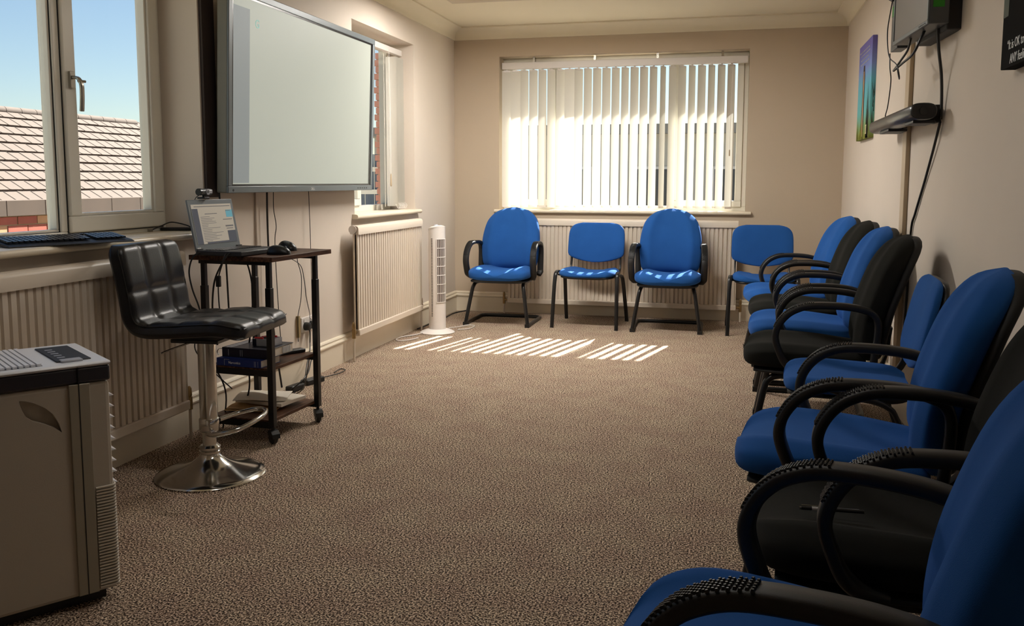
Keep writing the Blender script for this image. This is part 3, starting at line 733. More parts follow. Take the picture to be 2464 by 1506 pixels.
def screen_mat(name, rgb, s_): return mat(name, rgb, .3, emit=rgb, estr=s_)
m_scr = screen_mat('laptop_page', (168, 160, 146), .35); m_scrd = screen_mat('laptop_dark', (72, 76, 86), .3); m_scrt = screen_mat('laptop_text', (96, 96, 100), .2); m_scrb = screen_mat('laptop_blue', (90, 150, 165), .4)
MB().box(-.15, .15, -.0052, -.004, .03, .215).build('screen', m_scr, lid)
b = MB().box(-.15, -.108, -.0058, -.0052, .03, .195).box(.088, .15, -.0058, -.0052, .03, .085).box(-.08, .15, -.0059, -.0052, .03, .038); b.build('screen_sidebar', m_scrd, lid)
b = MB().box(.10, .15, -.0058, -.0052, .15, .185); b.build('screen_picture', m_scrb, lid)
b = MB(); rs = random.Random(3)
b.box(-.06, .03, -.0058, -.0052, .168, .171)
for k in range(16):
    z = .155-k*.0076; b.box(-.095, -.095+rs.uniform(.04, .15), -.0058, -.0052, z, z+.0018)
for z, a, c in ((.138, .07, .14), (.108, .08, .14), (.104, .08, .14), (.094, .085, .135), (.18, .1, .135)): b.box(a, c, -.0060, -.0052, z, z+.003)
b.box(-.13, .14, -.0058, -.0052, .203, .206)
b.build('screen_text', m_scrt, lid)
b = MB().box(-.16, -.135, -.0050, -.004, .012, .016); b.build('badge', m_print, lid)
b = MB()
for x in (-.15, .15): b.box(x-.018, x+.018, .108, .122, .012, .03)
b.build('hinge', m_grey, LP)
# webcam on the lid
wc = thing('webcam', 'small silver and black webcam clipped on the laptop lid', 'webcam', (-2.395, 3.71, 1.118), R(86.3))
MB().box(-.02, .02, -.012, .03, -.001, .008).build('clip', m_plastic, wc, bevel=.003)
MB().tube([(0, .008, .008), (0, .008, .02)], .006).build('stem', m_plastic, wc)
MB().tube([(-.033, .004, .031), (-.028, .004, .031), (.04, .004, .031), (.045, .004, .031)], .0155, seg=18).build('body', m_grey, wc, bevel=.002)
MB().tube([(-.042, .004, .031), (-.03, .004, .031)], .0165, seg=18).build('end_ring', m_dark, wc)
o = MB().lathe([(.012, 0), (.014, .004), (.009, .005), (.005, .002)], 20, Matrix.Translation((.008, -.009, .031)) @ Matrix.Rotation(R(90), 4, 'X')).build('lens', m_silver, wc)
MB().box(.022, .038, -.0125, -.010, .025, .037).build('badge', m_silver, wc)
MB().tube(spline([(-.02, .01, .018), (-.035, .02, .008), (-.045, .025, -.012), (-.05, .03, -.06)], 4), .0018, seg=6).build('cable', m_plastic, wc)
# mice
def mouse(label, loc, rz, s_):
    t = thing('computer_mouse', label, 'mouse', loc, rz)
    rings = []
    for k in range(13):
        a = math.pi*k/12; y = -.055*math.cos(a)*s_; ww = .031*s_*math.sin(a)**.6+.0005; hh = .036*s_*(math.sin(a)**.7)*(1-.2*math.cos(a+.3))+.001
        rings.append([(ww*math.cos(2*math.pi*j/20), y, max(.0, .003+hh*math.sin(2*math.pi*j/20)) if math.sin(2*math.pi*j/20) > 0 else 0.0) for j in range(20)])
    MB().grid(rings).build('shell', m_leather, t, ang=60)
    MB().lathe([(.003, -.003), (.008, -.003), (.008, .003), (.003, .003)], 14, Matrix.Translation((0, -.03*s_, .03*s_)) @ Matrix.Rotation(R(90), 4, 'Y')).build('scroll_wheel', m_grey, t)
    return t
mouse('round black mouse beside the front of the laptop', (-2.045, 3.75, .8625), R(100), 1.0)
mouse('black mouse farther back, near the cart rear edge', (-2.13, 3.99, .8625), R(60), 1.1)
# shelf 2: books and boxes
bk = thing('book', 'blue hardback with white spine title at the bottom of the pile', 'book', (-2.19, 3.70, ZS2), R(-5))
MB().box(-.12, .12, -.075, -.071, 0, .036).box(-.12, .12, -.075, .085, 0, .003).box(-.12, .12, -.075, .085, .033, .036).build('cover', m_bookblue, bk, bevel=.0015)
MB().box(-.116, .116, -.071, .08, .003, .033).build('pages', m_paper, bk)
text('Narcotics', .0165, m_print, bk, (-.055, -.0752, .012), (R(90), 0, 0), name='spine_title')
b = MB().box(-.078, -.0765, -.0756, -.075, .004, .032).box(-.077, -.05, -.0756, -.075, .0305, .032)
for x in (.085, .092, .104): b.box(x, x+.0015, -.0756, -.075, .004, .03)
b.build('spine_lines', m_silver, bk)
bk = thing('book', 'thick black and navy volume on top of the blue hardback', 'book', (-2.175, 3.775, ZS2+.0365), R(-5))
MB().box(-.12, .125, -.12, .10, 0, .003).box(-.12, .125, -.12, .10, .041, .044).box(-.12, .125, -.12, -.116, 0, .044).build('cover', m_booknavy, bk, bevel=.002)
MB().box(-.117, .121, -.115, .096, .003, .041).build('pages', m_paper, bk)
b = MB().box(-.105, -.095, -.11, .09, .044, .0446).box(-.085, -.075, -.11, .09, .044, .0446)
for x in (-.085, -.02, -.01): b.box(x, x+.002, -.1206, -.12, .006, .036)
b.build('silver_tooling', m_silver, bk)
b = MB()
for k in range(5): b.tube([(.126, .01+k*.014, .008), (.126, .01+k*.014, .036)], .004, seg=8)
b.build('index_tab', m_print, bk)
MB().tube(spline([(-.12, -.1, .03), (-.14, -.11, .034), (-.15, -.115, .02), (-.14, -.12, .006)], 4), .002, rect=(.006, .0015), up=(0, 1, 0)).build('ribbon', m_plastic, bk)
cb = thing('pen_box', 'clear box of red and black pens on the dark book', 'box', (-2.125, 3.76, ZS2+.0815), R(-5))
MB().box(-.05, .05, -.04, .05, 0, .002).box(-.05, -.048, -.04, .05, 0, .034).box(.048, .05, -.04, .05, 0, .034).box(-.05, .05, -.04, -.038, 0, .034).box(-.05, .05, .048, .05, 0, .034).build('tray', m_silver, cb)
MB().box(-.051, -.03, -.0412, -.04, .001, .034).build('side_label', m_booknavy, cb)
for k in range(5): MB().tube([(-.045+.008*k, -.028+k*.016, .036), (.0+.008*k, -.028+k*.016, .037)], .0045, seg=8).build('pen_cap', m_red if k % 2 == 0 else m_plastic, cb)
ph = thing('handset', 'flat black handset lying at the rear of the middle shelf', 'phone', (-2.12, 3.985, ZS2), R(60))
MB().box(-.07, .07, -.025, .025, 0, .018).build('body', m_plastic, ph, bevel=.005)
# shelf 3: papers
rs = random.Random(5)
def sheets(name, label, cat, loc, rz, w_, d_, th, m_, curl=0):
    t = thing(name, label, cat, loc, rz)
    n = 8; top_ = []; v = []
    for i in range(n+1):
        for j in range(n+1):
            x = -w_/2+w_*i/n; y = -d_/2+d_*j/n
            z = .002+curl*math.exp(-((x/w_+.25)**2)*6)*(1-abs(y/d_))+.002*rs.random()
            v.append((x, y, z+th))
    for i in range(n+1):
        for j in range(n+1): v.append((-w_/2+w_*i/n, -d_/2+d_*j/n, .0005 if not curl else max(.0005, v[i*(n+1)+j][2]-th)))
    m = n+1; q = m*m; f = []
    for i in range(n):
        for j in range(n):
            f.append((i*m+j, (i+1)*m+j, (i+1)*m+j+1, i*m+j+1)); f.append((q+i*m+j, q+i*m+j+1, q+(i+1)*m+j+1, q+(i+1)*m+j))
    for i in range(n):
        f += [(i*m, q+i*m, q+(i+1)*m, (i+1)*m), (i*m+n, (i+1)*m+n, q+(i+1)*m+n, q+i*m+n), (i, i+1, q+i+1, q+i), (n*m+i, q+n*m+i, q+n*m+i+1, n*m+i+1)]
    MB().add(v, f).build('sheets', m_, t, ang=30); return t
e = sheets('envelope', 'folded brown paper envelope under the white papers', 'envelope', (-2.22, 3.80, ZS3+.001), R(10), .24, .17, .004, m_kraft, .01)
MB().box(-.11, .0, -.084, -.02, .0175, .0183).build('flap', m_kraft, e)
p1 = sheets('paper_stack', 'stack of white papers on the bottom cart shelf', 'paper', (-2.19, 3.90, ZS3+.019), R(-8), .27, .2, .012, m_paper, .0)
p2 = sheets('folded_sheet', 'loose creased white sheet topping the shelf papers', 'paper', (-2.22, 3.88, ZS3+.036), R(18), .25, .2, .002, m_paper, .014)

# cables of the cart
def cable(label, pts, r=.003, m_=None, name='cable', n=6, seg=6, extra=None):
    P = [Vector(p) for p in pts]; c = P[0]
    t = MB().tube(spline([tuple(p-c) for p in P], n), r, seg=seg)
    o = t.build(name, m_ or m_plastic, loc=c); tag(o, label, 'cable'); return o
cable('thick black lead looping down from the left of the laptop', [(-2.33, 3.60, .88), (-2.36, 3.555, .865), (-2.375, 3.535, .80), (-2.36, 3.53, .72), (-2.33, 3.53, .64), (-2.31, 3.53, .56), (-2.33, 3.55, .47), (-2.36, 3.56, .42), (-2.31, 3.62, .33), (-2.30, 3.68, .2), (-2.36, 3.74, .02)], .004)
c2 = cable('black lead with a small inline box hanging at the laptop corner', [(-2.21, 3.62, .878), (-2.205, 3.56, .872), (-2.215, 3.548, .83), (-2.235, 3.545, .76), (-2.235, 3.545, .64), (-2.22, 3.545, .56)], .003)
MB().box(-.035, -.015, -.083, -.067, -.15, -.1).build('inline_box', m_plastic, c2, bevel=.003)
cable('black lead dropping from the laptop front corner to the stool seat', [(-2.19, 3.61, .878), (-2.19, 3.555, .872), (-2.22, 3.54, .82), (-2.255, 3.54, .74), (-2.27, 3.545, .6), (-2.26, 3.56, .46)], .0045)
cable('black lead hanging from the underside of the cart top', [(-2.25, 3.80, .84), (-2.225, 3.80, .76), (-2.215, 3.80, .66), (-2.23, 3.80, .5), (-2.25, 3.80, .36), (-2.26, 3.82, .2), (-2.33, 3.85, .05)], .0045)
cable('thin mouse lead twisting down behind the cart', [(-2.13, 4.02, .865), (-2.14, 4.12, .855), (-2.15, 4.13, .80), (-2.13, 4.13, .72), (-2.14, 4.14, .6), (-2.16, 4.14, .5), (-2.155, 4.13, .38)], .002)
cable('thin black lead running from the cart top to the wall plugs', [(-2.09, 3.90, .84), (-2.12, 4.1, .78), (-2.13, 4.16, .70), (-2.14, 4.2, .6), (-2.25, 4.45, .48), (-2.40, 4.75, .40), (-2.47, 4.93, .36)], .002)
# display leads
cable('thick black lead from display down behind the laptop', [(XL+.045, 4.42, 1.16), (XL+.04, 4.425, 1.0), (XL+.04, 4.43, .8), (XL+.05, 4.44, .4), (XL+.06, 4.5, .04)], .006)
cable('wavy thin lead below the display beside the thick one', [(XL+.04, 4.50, 1.16), (XL+.035, 4.505, 1.05), (XL+.04, 4.52, .95), (XL+.035, 4.51, .85), (XL+.04, 4.52, .5), (XL+.04, 4.55, .2)], .0025)
cable('thin straight lead below the middle of the display', [(XL+.03, 4.94, 1.16), (XL+.03, 4.95, .9), (XL+.03, 4.955, .6), (XL+.04, 4.95, .36)], .0022)
cable('black lead hanging left of the display over the dark board', [(XL+.06, 3.955, 1.6), (XL+.045, 3.955, 1.3), (XL+.045, 3.955, 1.12), (XL+.05, 3.98, .9), (XL+.05, 4.0, .5)], .005)
tag(box(XL, XL+.012, 4.36, 4.40, .19, 1.17).build('conduit', m_wall, bevel=.002), 'cream cable conduit on the wall below the display', 'conduit')
# wall socket and plugs
so_ = thing('wall_socket', 'white double wall socket behind the cart', 'socket', (XL, 4.93, .335), 0)
MB().box(0, .01, -.075, .075, -.045, .045).build('face_plate', m_white, so_, bevel=.003)
MB().box(.01, .014, -.05, -.038, .018, .034).box(.01, .014, .028, .04, .018, .034).build('rocker', m_white, so_)
for y, lb in ((-.036, 'left round black plug in the double wall socket'), (.038, 'right round black plug in the double wall socket')):
    pg = thing('plug', lb, 'plug', (XL+.0105, 4.93+y, .325))
    MB().lathe([(.024, 0), (.026, .006), (.024, .03), (.016, .036)], 20, Matrix.Rotation(R(90), 4, 'Y')).build('body', m_plastic, pg)
    MB().tube(spline([(.028, 0, -.018), (.032, 0, -.04), (.03, 0, -.1)], 4), .004, seg=8).build('lead_stub', m_plastic, pg)
tag(box(XL, XL+.018, 4.80, 4.822, .27, .40).build('wall_clip', mat('brass_strip', (150, 130, 90), .4), bevel=.002), 'short brass-coloured strip on the wall beside the socket', 'strip')
tag(box(XL+.03, XL+.034, 4.955, 4.975, .235, .265).build('cable_tag', m_green, bevel=.001), 'tiny green tag on the plug lead', 'tag')
ad = thing('power_adapter', 'black laptop power brick on the carpet behind the cart', 'adapter', (XL+.1, 4.80, 0), R(74))
MB().box(-.075, .075, -.03, .03, 0.001, .032).build('body', m_plastic, ad, bevel=.006)
MB().box(-.05, .05, -.02, .02, .032, .0326).build('rating_label', m_grey, ad)
ex = thing('extension_block', 'small black socket block on the carpet beside the power brick', 'adapter', (XL+.09, 4.60, 0), R(80))
MB().box(-.06, .06, -.026, .026, .001, .036).build('body', m_plastic, ex, bevel=.008)
cable('black lead curling from the left plug to the power brick', [(XL+.04, 4.895, .23), (XL+.06, 4.85, .18), (XL+.09, 4.75, .12), (XL+.12, 4.66, .06), (XL+.09, 4.64, .02), (XL+.1, 4.71, .012)], .0035)
cable('black lead looping from the right plug down to the floor', [(XL+.04, 4.968, .23), (XL+.05, 4.93, .18), (XL+.1, 4.78, .13), (XL+.16, 4.62, .10), (XL+.15, 4.53, .06), (XL+.1, 4.52, .02), (XL+.09, 4.55, .012)], .004)
cable('black lead lying on the carpet past the cart wheel', [(XL+.11, 4.87, .015), (XL+.13, 4.95, .012), (XL+.16, 5.05, .012), (XL+.15, 5.15, .012), (XL+.11, 5.16, .012), (XL+.12, 5.05, .012)], .0035)
cable('slack black lead under the middle shelf of the cart', [(-2.03, 4.0, .32), (-2.10, 4.1, .2), (-2.2, 4.25, .1), (-2.33, 4.4, .03), (XL+.13, 4.52, .012)], .003)
cable('black lead in a hanging loop between radiator and stool pole', [(XL+.14, 3.56, .55), (XL+.13, 3.58, .48), (XL+.14, 3.57, .42), (XL+.22, 3.58, .33), (XL+.3, 3.6, .25)], .003)
# items on the near sill
kbd = thing('keyboard', 'slim black computer keyboard propped on the near window sill', 'keyboard', (-2.50, 2.925, .9575), R(66.5))
# local x along length
body_k = MB().prism([(-.075, .0), (.075, .006), (.075, .026), (-.055, .010), (-.075, .004)], 'x', -.24, .24).build('body', m_plastic, kbd, bevel=.003)
kk = box(-.0078, .0078, -.0075, .0075, 0, .006).mesh('key', m_keys)
for r_ in range(6):
    for c in range(22):
        if c in (15, 19) and r_ > 0 and c == 15: continue
        o = link('key', kk, kbd); y = .06-r_*.0185; o.location = (-.222+c*.0208, y, .0135+(y+.055)*.125); o.rotation_euler = (R(7), 0, 0)
MB().box(-.2, -.17, .055, .07, -.001, .012).box(.17, .2, .055, .07, -.001, .012).build('foot', m_plastic, kbd)
box_ = thing('remote_control', 'thin dark remote lying on the sill corner behind the stool', 'remote', (-2.66, 3.90-.04, .957), R(20))
MB().box(-.07, .09, -.018, .018, .001, .016).build('body', m_plastic, box_, bevel=.006)
uc = cable('black plug lead arching over the sill corner', [(-2.71, 3.74, .965), (-2.68, 3.78, .985), (-2.66, 3.83, 1.0), (-2.60, 3.86, .985), (-2.55, 3.86, .965), (-2.47, 3.85, .95)], .003)
MB().box(-.008, .01, -.02, .0, -.007, .006).build('connector', m_steel, uc, bevel=.002)

# ------------------------------------------------------------------ display on the left wall
dp = thing('display_screen', 'large grey-framed flat display hung on the left wall', 'screen', (XL+.004, 3.94, 1.144)); dp.rotation_euler = (0, R(2.2), 0)
# local y 0..1.81, z 0..1.008, x .033..0.1
LY, LZ = 1.80, 1.005
MB().box(.034, .092, 0, LY, 0, LZ).build('housing', m_bezel_side, dp, bevel=.006)
b = MB(); frame_rect(b, 'x', 0, LY, .0, LZ, .034, .088, .1); b.build('bezel', m_bezel, dp, bevel=.003)
b = MB(); frame_rect(b, 'x', .034, LY-.034, .034, LZ-.034, .010, .0895, .0975); b.box(.0895, .0975, LY-.062, LY-.034, .04, LZ-.04); b.build('inner_border', m_dark, dp)
m_disp = mat('display_page', (120, 122, 114), .5, emit=(194, 198, 184), estr=.47, spec=.3)
m_disp2 = mat('display_panel', (95, 100, 100), .5, spec=.3, emit=(160, 166, 164), estr=.40)
MB().box(.0895, .0955, .040, LY-.058, .04, LZ-.04).build('screen', m_disp, dp)
b = MB().box(.0955, .0959, .046, .20, .05, LZ-.09); b.build('page_sidebar', m_disp2, dp)
text('G', .06, mat('logo_teal', (120, 176, 168), .5, emit=(120, 176, 168), estr=.4), dp, (.0958, .25, LZ-.17), (R(90), 0, R(90)), name='screen_letter')
text('DELL', .022, m_print, dp, (.1002, .885, .008), (R(90), 0, R(90)), name='logo_lettering')
MB().tube([(.1, .045, .014), (.1015, .045, .014)], .006, seg=12).build('button', m_gasket, dp)
for k in range(5): MB().tube([(.1, LY-.24+k*.035, .016), (.1015, LY-.24+k*.035, .016)], .0045, seg=10).build('button', m_gasket, dp)
MB().box(0, .034, .5, 1.3, .25, .75).build('wall_mount', m_blackmetal, dp)
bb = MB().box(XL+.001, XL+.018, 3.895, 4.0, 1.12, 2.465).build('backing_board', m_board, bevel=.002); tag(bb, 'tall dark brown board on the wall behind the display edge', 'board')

# ------------------------------------------------------------------ tower fan
tf = thing('tower_fan', 'white tower fan standing on the carpet by the radiator', 'fan', (-2.275, 6.70, 0), R(52))
MB().lathe([(.135, 0), (.138, .006), (.13, .012), (.09, .028), (.07, .034)], 48).build('base', m_white, tf)
rings = []
for k, z in enumerate([.034, .05, .2, .5, .78, .815, .83]):
    r_ = .067 if z < .8 else .066
    rings.append([(r_*math.cos(a), r_*math.sin(a), z+(.018*math.sin(a)*-1 if z > .8 else 0)) for a in [2*math.pi*j/40 for j in range(40)]])
MB().grid(rings).build('body', m_white, tf, ang=50)
MB().lathe([(.069, 0), (.07, .008), (.05, .018), (.03, .02)], 36, Matrix.Translation((0, 0, .828)) @ Matrix.Rotation(R(-15), 4, 'X')).build('top_cap', m_white, tf)
MB().lathe([(.018, 0), (.02, .004), (.016, .014)], 20, Matrix.Translation((0, .01, .846)) @ Matrix.Rotation(R(-15), 4, 'X')).build('dial', m_silver, tf)
# outlet grille on local -y side
gb = []
a0, a1 = R(-125), R(-55)
ring = []
for z in (.25, .75):
    ring.append([(.0678*math.cos(a0+(a1-a0)*k/10), .0678*math.sin(a0+(a1-a0)*k/10), z) for k in range(11)])
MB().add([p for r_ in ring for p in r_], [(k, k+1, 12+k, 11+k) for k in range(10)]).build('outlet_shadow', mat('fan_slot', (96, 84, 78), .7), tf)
for k in range(8):
    z = .25+k*.0714
    MB().tube([(.0695*math.cos(a0+(a1-a0)*j/8), .0695*math.sin(a0+(a1-a0)*j/8), z) for j in range(9)], .003, seg=6).build('grille_bar', m_white, tf)
for k in range(7):
    a = a0+(a1-a0)*k/6
    MB().tube([(.0692*math.cos(a), .0692*math.sin(a), .25), (.0692*math.cos(a), .0692*math.sin(a), .75)], .002 if 0 < k < 6 else .004, seg=6).build('grille_bar', m_white, tf)
b = MB()
for k in range(52):
    z = .14+k*.012
    for a in (R(-163), R(-157)): b.box(-.001, .002, -.003, .003, -.002, .002, Matrix.Translation((.0665*math.cos(a), .0665*math.sin(a), z)) @ Matrix.Rotation(a, 4, 'Z'))
o = b.build('intake_slots', m_gasket, tf, smooth=False); o['kind'] = 'stuff'
cable('white fan lead looped on the carpet between fan and radiator', [(-2.35, 6.64, .012), (-2.40, 6.52, .006), (-2.46, 6.42, .006), (-2.47, 6.30, .006), (-2.42, 6.24, .006), (-2.36, 6.30, .006), (-2.33, 6.40, .006)], .004, m_white)
cable('white fan lead curling on the carpet toward the corner', [(-2.20, 6.76, .03), (-2.17, 6.95, .012), (-2.14, 7.08, .006), (-2.07, 7.05, .006), (-2.08, 6.90, .006), (-2.15, 6.84, .006)], .004, m_white)
cable('black lead along the skirting in the far left corner', [(XL+.045, 6.78, .008), (XL+.05, 7.1, .006), (XL+.07, 7.4, .008), (XL+.06, 7.7, .006), (XL+.12, YB-.05, .006)], .006)

# ------------------------------------------------------------------ right wall
def canvas(name, label, x, y0_, y1_, z0_, z1_, edge):
    t = thing(name, label, 'picture', (x, (y0_+y1_)/2, z0_))
    return t
# canvas 1: figure in grass
W_, H_ = .62, .655
c1 = thing('canvas_print', 'blue and green canvas print of a long-haired figure in tall grass', 'picture', (XR-.0005, 6.60, 1.491))
def grad_mat(name, stops, axis='Z', lo=0., hi=.65):
    m = bpy.data.materials.new(name); m.use_nodes = True; n = m.node_tree; b = n.nodes['Principled BSDF']; b.inputs['Roughness'].default_value = .7
    tc = n.nodes.new('ShaderNodeTexCoord'); sp_ = n.nodes.new('ShaderNodeSeparateXYZ'); n.links.new(tc.outputs['Object'], sp_.inputs[0])
    no = n.nodes.new('ShaderNodeTexNoise'); no.inputs['Scale'].default_value = 12; n.links.new(tc.outputs['Object'], no.inputs['Vector'])
    mr = n.nodes.new('ShaderNodeMapRange'); mr.inputs[1].default_value = lo; mr.inputs[2].default_value = hi; n.links.new(sp_.outputs[axis], mr.inputs[0])
    ad_ = n.nodes.new('ShaderNodeMath'); ad_.operation = 'MULTIPLY_ADD'; ad_.inputs[1].default_value = .12; n.links.new(no.outputs[0], ad_.inputs[0]); n.links.new(mr.outputs[0], ad_.inputs[2])
    r_ = n.nodes.new('ShaderNodeValToRGB'); e = r_.color_ramp.elements
    while len(e) < len(stops): e.new(.5)
    for k, (p, c) in enumerate(stops): e[k].position = p; e[k].color = s2l(c)+(1,)
    n.links.new(ad_.outputs[0], r_.inputs[0]); n.links.new(r_.outputs[0], b.inputs['Base Color']); return m
m_c1 = grad_mat('canvas_sky_print', [(.06, (120, 128, 40)), (.2, (120, 160, 110)), (.34, (96, 178, 178)), (.62, (96, 176, 196)), (.8, (120, 140, 200)), (1, (104, 96, 168))])
MB().box(-.03, 0, -.31, .31, 0, H_).build('stretched_canvas', m_c1, c1, bevel=.002)
m_skin = mat('print_tan', (190, 150, 116), .7, var=.2, vscale=30); m_hair = mat('print_dark', (52, 36, 30), .7, var=.3, vscale=40)
m_grass = mat('print_grass', (150, 150, 40), .7, var=.4, vscale=60); m_grassd = mat('print_grass_dark', (44, 42, 26), .7)
b = MB().prism([(-.03, .0), (.09, .0), (.085, .18), (.07, .3), (.075, .40), (.055, .5), (.0, .5), (-.025, .42), (-.02, .3)], 'x', -.0312, -.03); b.build('printed_figure', m_hair, c1)
b = MB().prism([(.0, .02), (.055, .02), (.05, .2), (.04, .3), (.05, .4), (.04, .46), (.01, .46), (.0, .36), (.012, .28)], 'x', -.0317, -.0312); b.build('printed_figure', m_skin, c1)
b = MB(); rs = random.Random(11)
for k in range(90):
    y = rs.uniform(-.3, .3); hgt = rs.uniform(.06, .2); w_ = .006; dx_ = rs.uniform(-.03, .03)
    b.add([(-.0321, y-w_/2, 0.002), (-.0321, y+w_/2, 0.002), (-.0321, y+dx_, hgt)], [(0, 1, 2)])
o = b.build('printed_grass', m_grass, c1, smooth=False); o['kind'] = 'stuff'
b = MB()
for k in range(40):
    y = rs.uniform(-.3, -.16); hgt = rs.uniform(.12, .42); dx_ = rs.uniform(-.06, .06); y2 = max(-.3, y+dx_)
    b.add([(-.0324, y-.004, 0.002), (-.0324, y+.004, 0.002), (-.0324, y2, hgt)], [(0, 1, 2)])
for k in range(10):
    z = rs.uniform(.02, .3); b.add([(-.002-rs.random()*.02, -.3104, z), (-.01, -.3104, z), (-.028*rs.random(), -.3104, z+.1)], [(0, 1, 2)])
o = b.build('printed_grass', m_grassd, c1, smooth=False); o['kind'] = 'stuff'
b = MB()
for z, a, c in ((.6, -.2, .22), (.575, -.22, .2), (.545, -.16, .16), (.515, -.2, .18)):
    y = a
    while y < c:
        l_ = rs.uniform(.02, .05); b.box(-.0312, -.03, y, y+l_, z, z+.008); y += l_+.012
o = b.build('printed_text', m_silver, c1); o['kind'] = 'stuff'
b = MB(); frame_rect(b, 'x', -.17, -.14, .03, .09, .007, -.033, -.0325); frame_rect(b, 'x', -.2, -.175, .03, .09, .007, -.033, -.0325); b.build('printed_emblem', mat('print_cream', (224, 214, 160), .6), c1)
# canvas 2: dark with text, cut by the right edge of frame
c2_ = thing('canvas_print', 'dark canvas print with white quotation at the top right', 'picture', (XR-.0005, 3.30, 1.572))
m_c2 = grad_mat('canvas_dark_print', [(0, (18, 17, 15)), (.35, (24, 26, 20)), (.62, (40, 62, 18)), (.8, (130, 140, 20)), (1, (60, 90, 30))], lo=.0, hi=.42)
MB().box(-.045, 0, -.62, -.062, -.012, .42).build('stretched_canvas', mat('canvas_black', (15, 14, 13), .95, spec=.1), c2_, bevel=.002)
b = MB().box(-.0456, -.045, -.12, -.064, .15, .418); b.build('printed_foliage', m_c2, c2_)
# text faces -x : text x axis -> -y world
text('\u201cIt is OK to have', .042, m_print, c2_, (-.0458, -.128, .042), (R(90), 0, R(-90)), name='quotation', sx=.84)
text('ANY feeling', .042, m_print, c2_, (-.0458, -.163, -.003), (R(90), 0, R(-90)), name='quotation', sx=.84)
# wall TV / monitor with small computer
tv = thing('wall_monitor', 'grey wall monitor seen from its near edge, green tape on its side', 'monitor', (.722, 4.28, 1.835), R(3.5))
# local: screen faces -x, long side along y
MB().box(0, .075, -.30, .30, 0, .40).build('housing', m_grey, tv, bevel=.004)
MB().box(-.003, .0, -.285, .285, .018, .385).build('screen', mat('monitor_grey', (104, 98, 92), .4, spec=.6), tv)
b = MB(); frame_rect(b, 'x', -.30, .30, 0, .40, .016, -.007, 0); b.build('bezel', m_bezel, tv, bevel=.002)
b = MB()
for k in range(5): b.box(-.0085, -.007, -.27+k*.022, -.26+k*.022, .004, .009)
b.build('button', m_gasket, tv)
MB().box(.012, .055, -.3012, -.3, .065, .125).build('green_tape', m_green, tv)
MB().box(.075, .14, -.27, .2, -.02, .42).build('wall_mount', m_gasket, tv, bevel=.006)
mp_ = thing('mini_computer', 'thin grey box with a green sticker fixed beyond the monitor', 'computer', (.722, 4.70, 1.83), R(2))
MB().box(0, .05, -.075, .075, 0, .24).build('case', m_grey, mp_, bevel=.003)
MB().box(-.001, .0, .03, .07, .165, .215).build('green_sticker', m_green, mp_)
MB().box(.05, .14, -.03, .03, .08, .16).build('wall_mount', m_gasket, mp_)
wc2 = thing('webcam', 'black webcam perched on the computer on the right wall', 'webcam', (.725, 4.75, 2.0705), R(-80))
MB().box(-.035, .035, -.022, .02, .006, .05).build('body', m_plastic, wc2, bevel=.008)
MB().lathe([(.012, 0), (.014, .005), (.006, .006)], 16, Matrix.Translation((0, -.022, .028)) @ Matrix.Rotation(R(90), 4, 'X')).build('lens', m_dark, wc2)
MB().box(-.015, .015, -.015, .02, 0, .008).build('clip', m_plastic, wc2)
cable('thin black webcam lead hanging past the small computer', [(.715, 4.72, 2.10), (.70, 4.69, 2.02), (.70, 4.76, 1.94), (.70, 4.74, 1.86), (.70, 4.66, 1.79), (.71, 4.52, 1.74), (.72, 4.50, 1.69), (.73, 4.56, 1.68), (.73, 4.62, 1.73)], .0028)
cable('second thin lead hanging to the loudspeaker bar', [(.70, 4.66, 1.81), (.70, 4.64, 1.74), (.71, 4.66, 1.68), (.73, 4.85, 1.58), (.74, 4.98, 1.535), (.76, 5.0, 1.52)], .0028)
cable('thick black lead swooping from the monitor bottom', [(.76, 4.17, 1.84), (.74, 4.17, 1.79), (.73, 4.25, 1.75), (.72, 4.45, 1.735), (.715, 4.62, 1.725)], .006)
cable('thick black lead from monitor meeting the cable bunch', [(.74, 4.36, 1.84), (.735, 4.40, 1.79), (.725, 4.52, 1.755), (.715, 4.63, 1.725)], .005)
cable('thick black lead dropping from the monitor onto the bar', [(.80, 4.12, 1.84), (.815, 4.15, 1.75), (.84, 4.20, 1.65), (.853, 4.235, 1.54), (.853, 4.24, 1.47)], .0065)
cable('black lead running down the right wall to the chairs', [(.853, 4.245, 1.46), (.855, 4.36, 1.35), (XR-.008, 4.55, 1.2), (XR-.008, 4.73, 1.05), (XR-.008, 4.82, .95), (XR-.008, 4.85, .6), (XR-.01, 4.9, .3)], .006)
sb = thing('speaker_bar', 'dark tubular loudspeaker bar mounted below the wall monitor', 'speaker', (.775, 4.80, 1.503), R(0))
rings = []
sec = [(.055*sgnp(math.cos(a), .7), .036*sgnp(math.sin(a), .75)) for a in [2*math.pi*k/28 for k in range(28)]]
for y, s_ in ((-.612, .93), (-.605, 1), (.60, 1), (.607, .9)): rings.append([(p*s_, y, q*s_) for p, q in sec])
MB().grid(rings).build('body', mat('bar_metal', (62, 63, 64), .32, metal=.6), sb, ang=40)
MB().grid([[(p*.9, -.6125, q*.88) for p, q in sec], [(p*.88, -.616, q*.86) for p, q in sec]]).build('end_cap', m_gasket, sb)
MB().lathe([(.006, 0), (.017, .001), (.017, .004), (.006, .003)], 20, Matrix.Translation((0, -.616, 0)) @ Matrix.Rotation(R(90), 4, 'X')).build('end_port', m_plastic, sb)
MB().box(-.03, .06, -.55, -.35, -.048, -.034).build('foot', m_plastic, sb, bevel=.003); MB().box(-.03, .06, .1, .38, -.048, -.034).build('foot', m_plastic, sb, bevel=.003)
MB().box(.05, .092, -.5, -.35, -.04, .035).box(.05, .092, .35, .5, -.04, .035).build('wall_mount', m_gasket, sb)
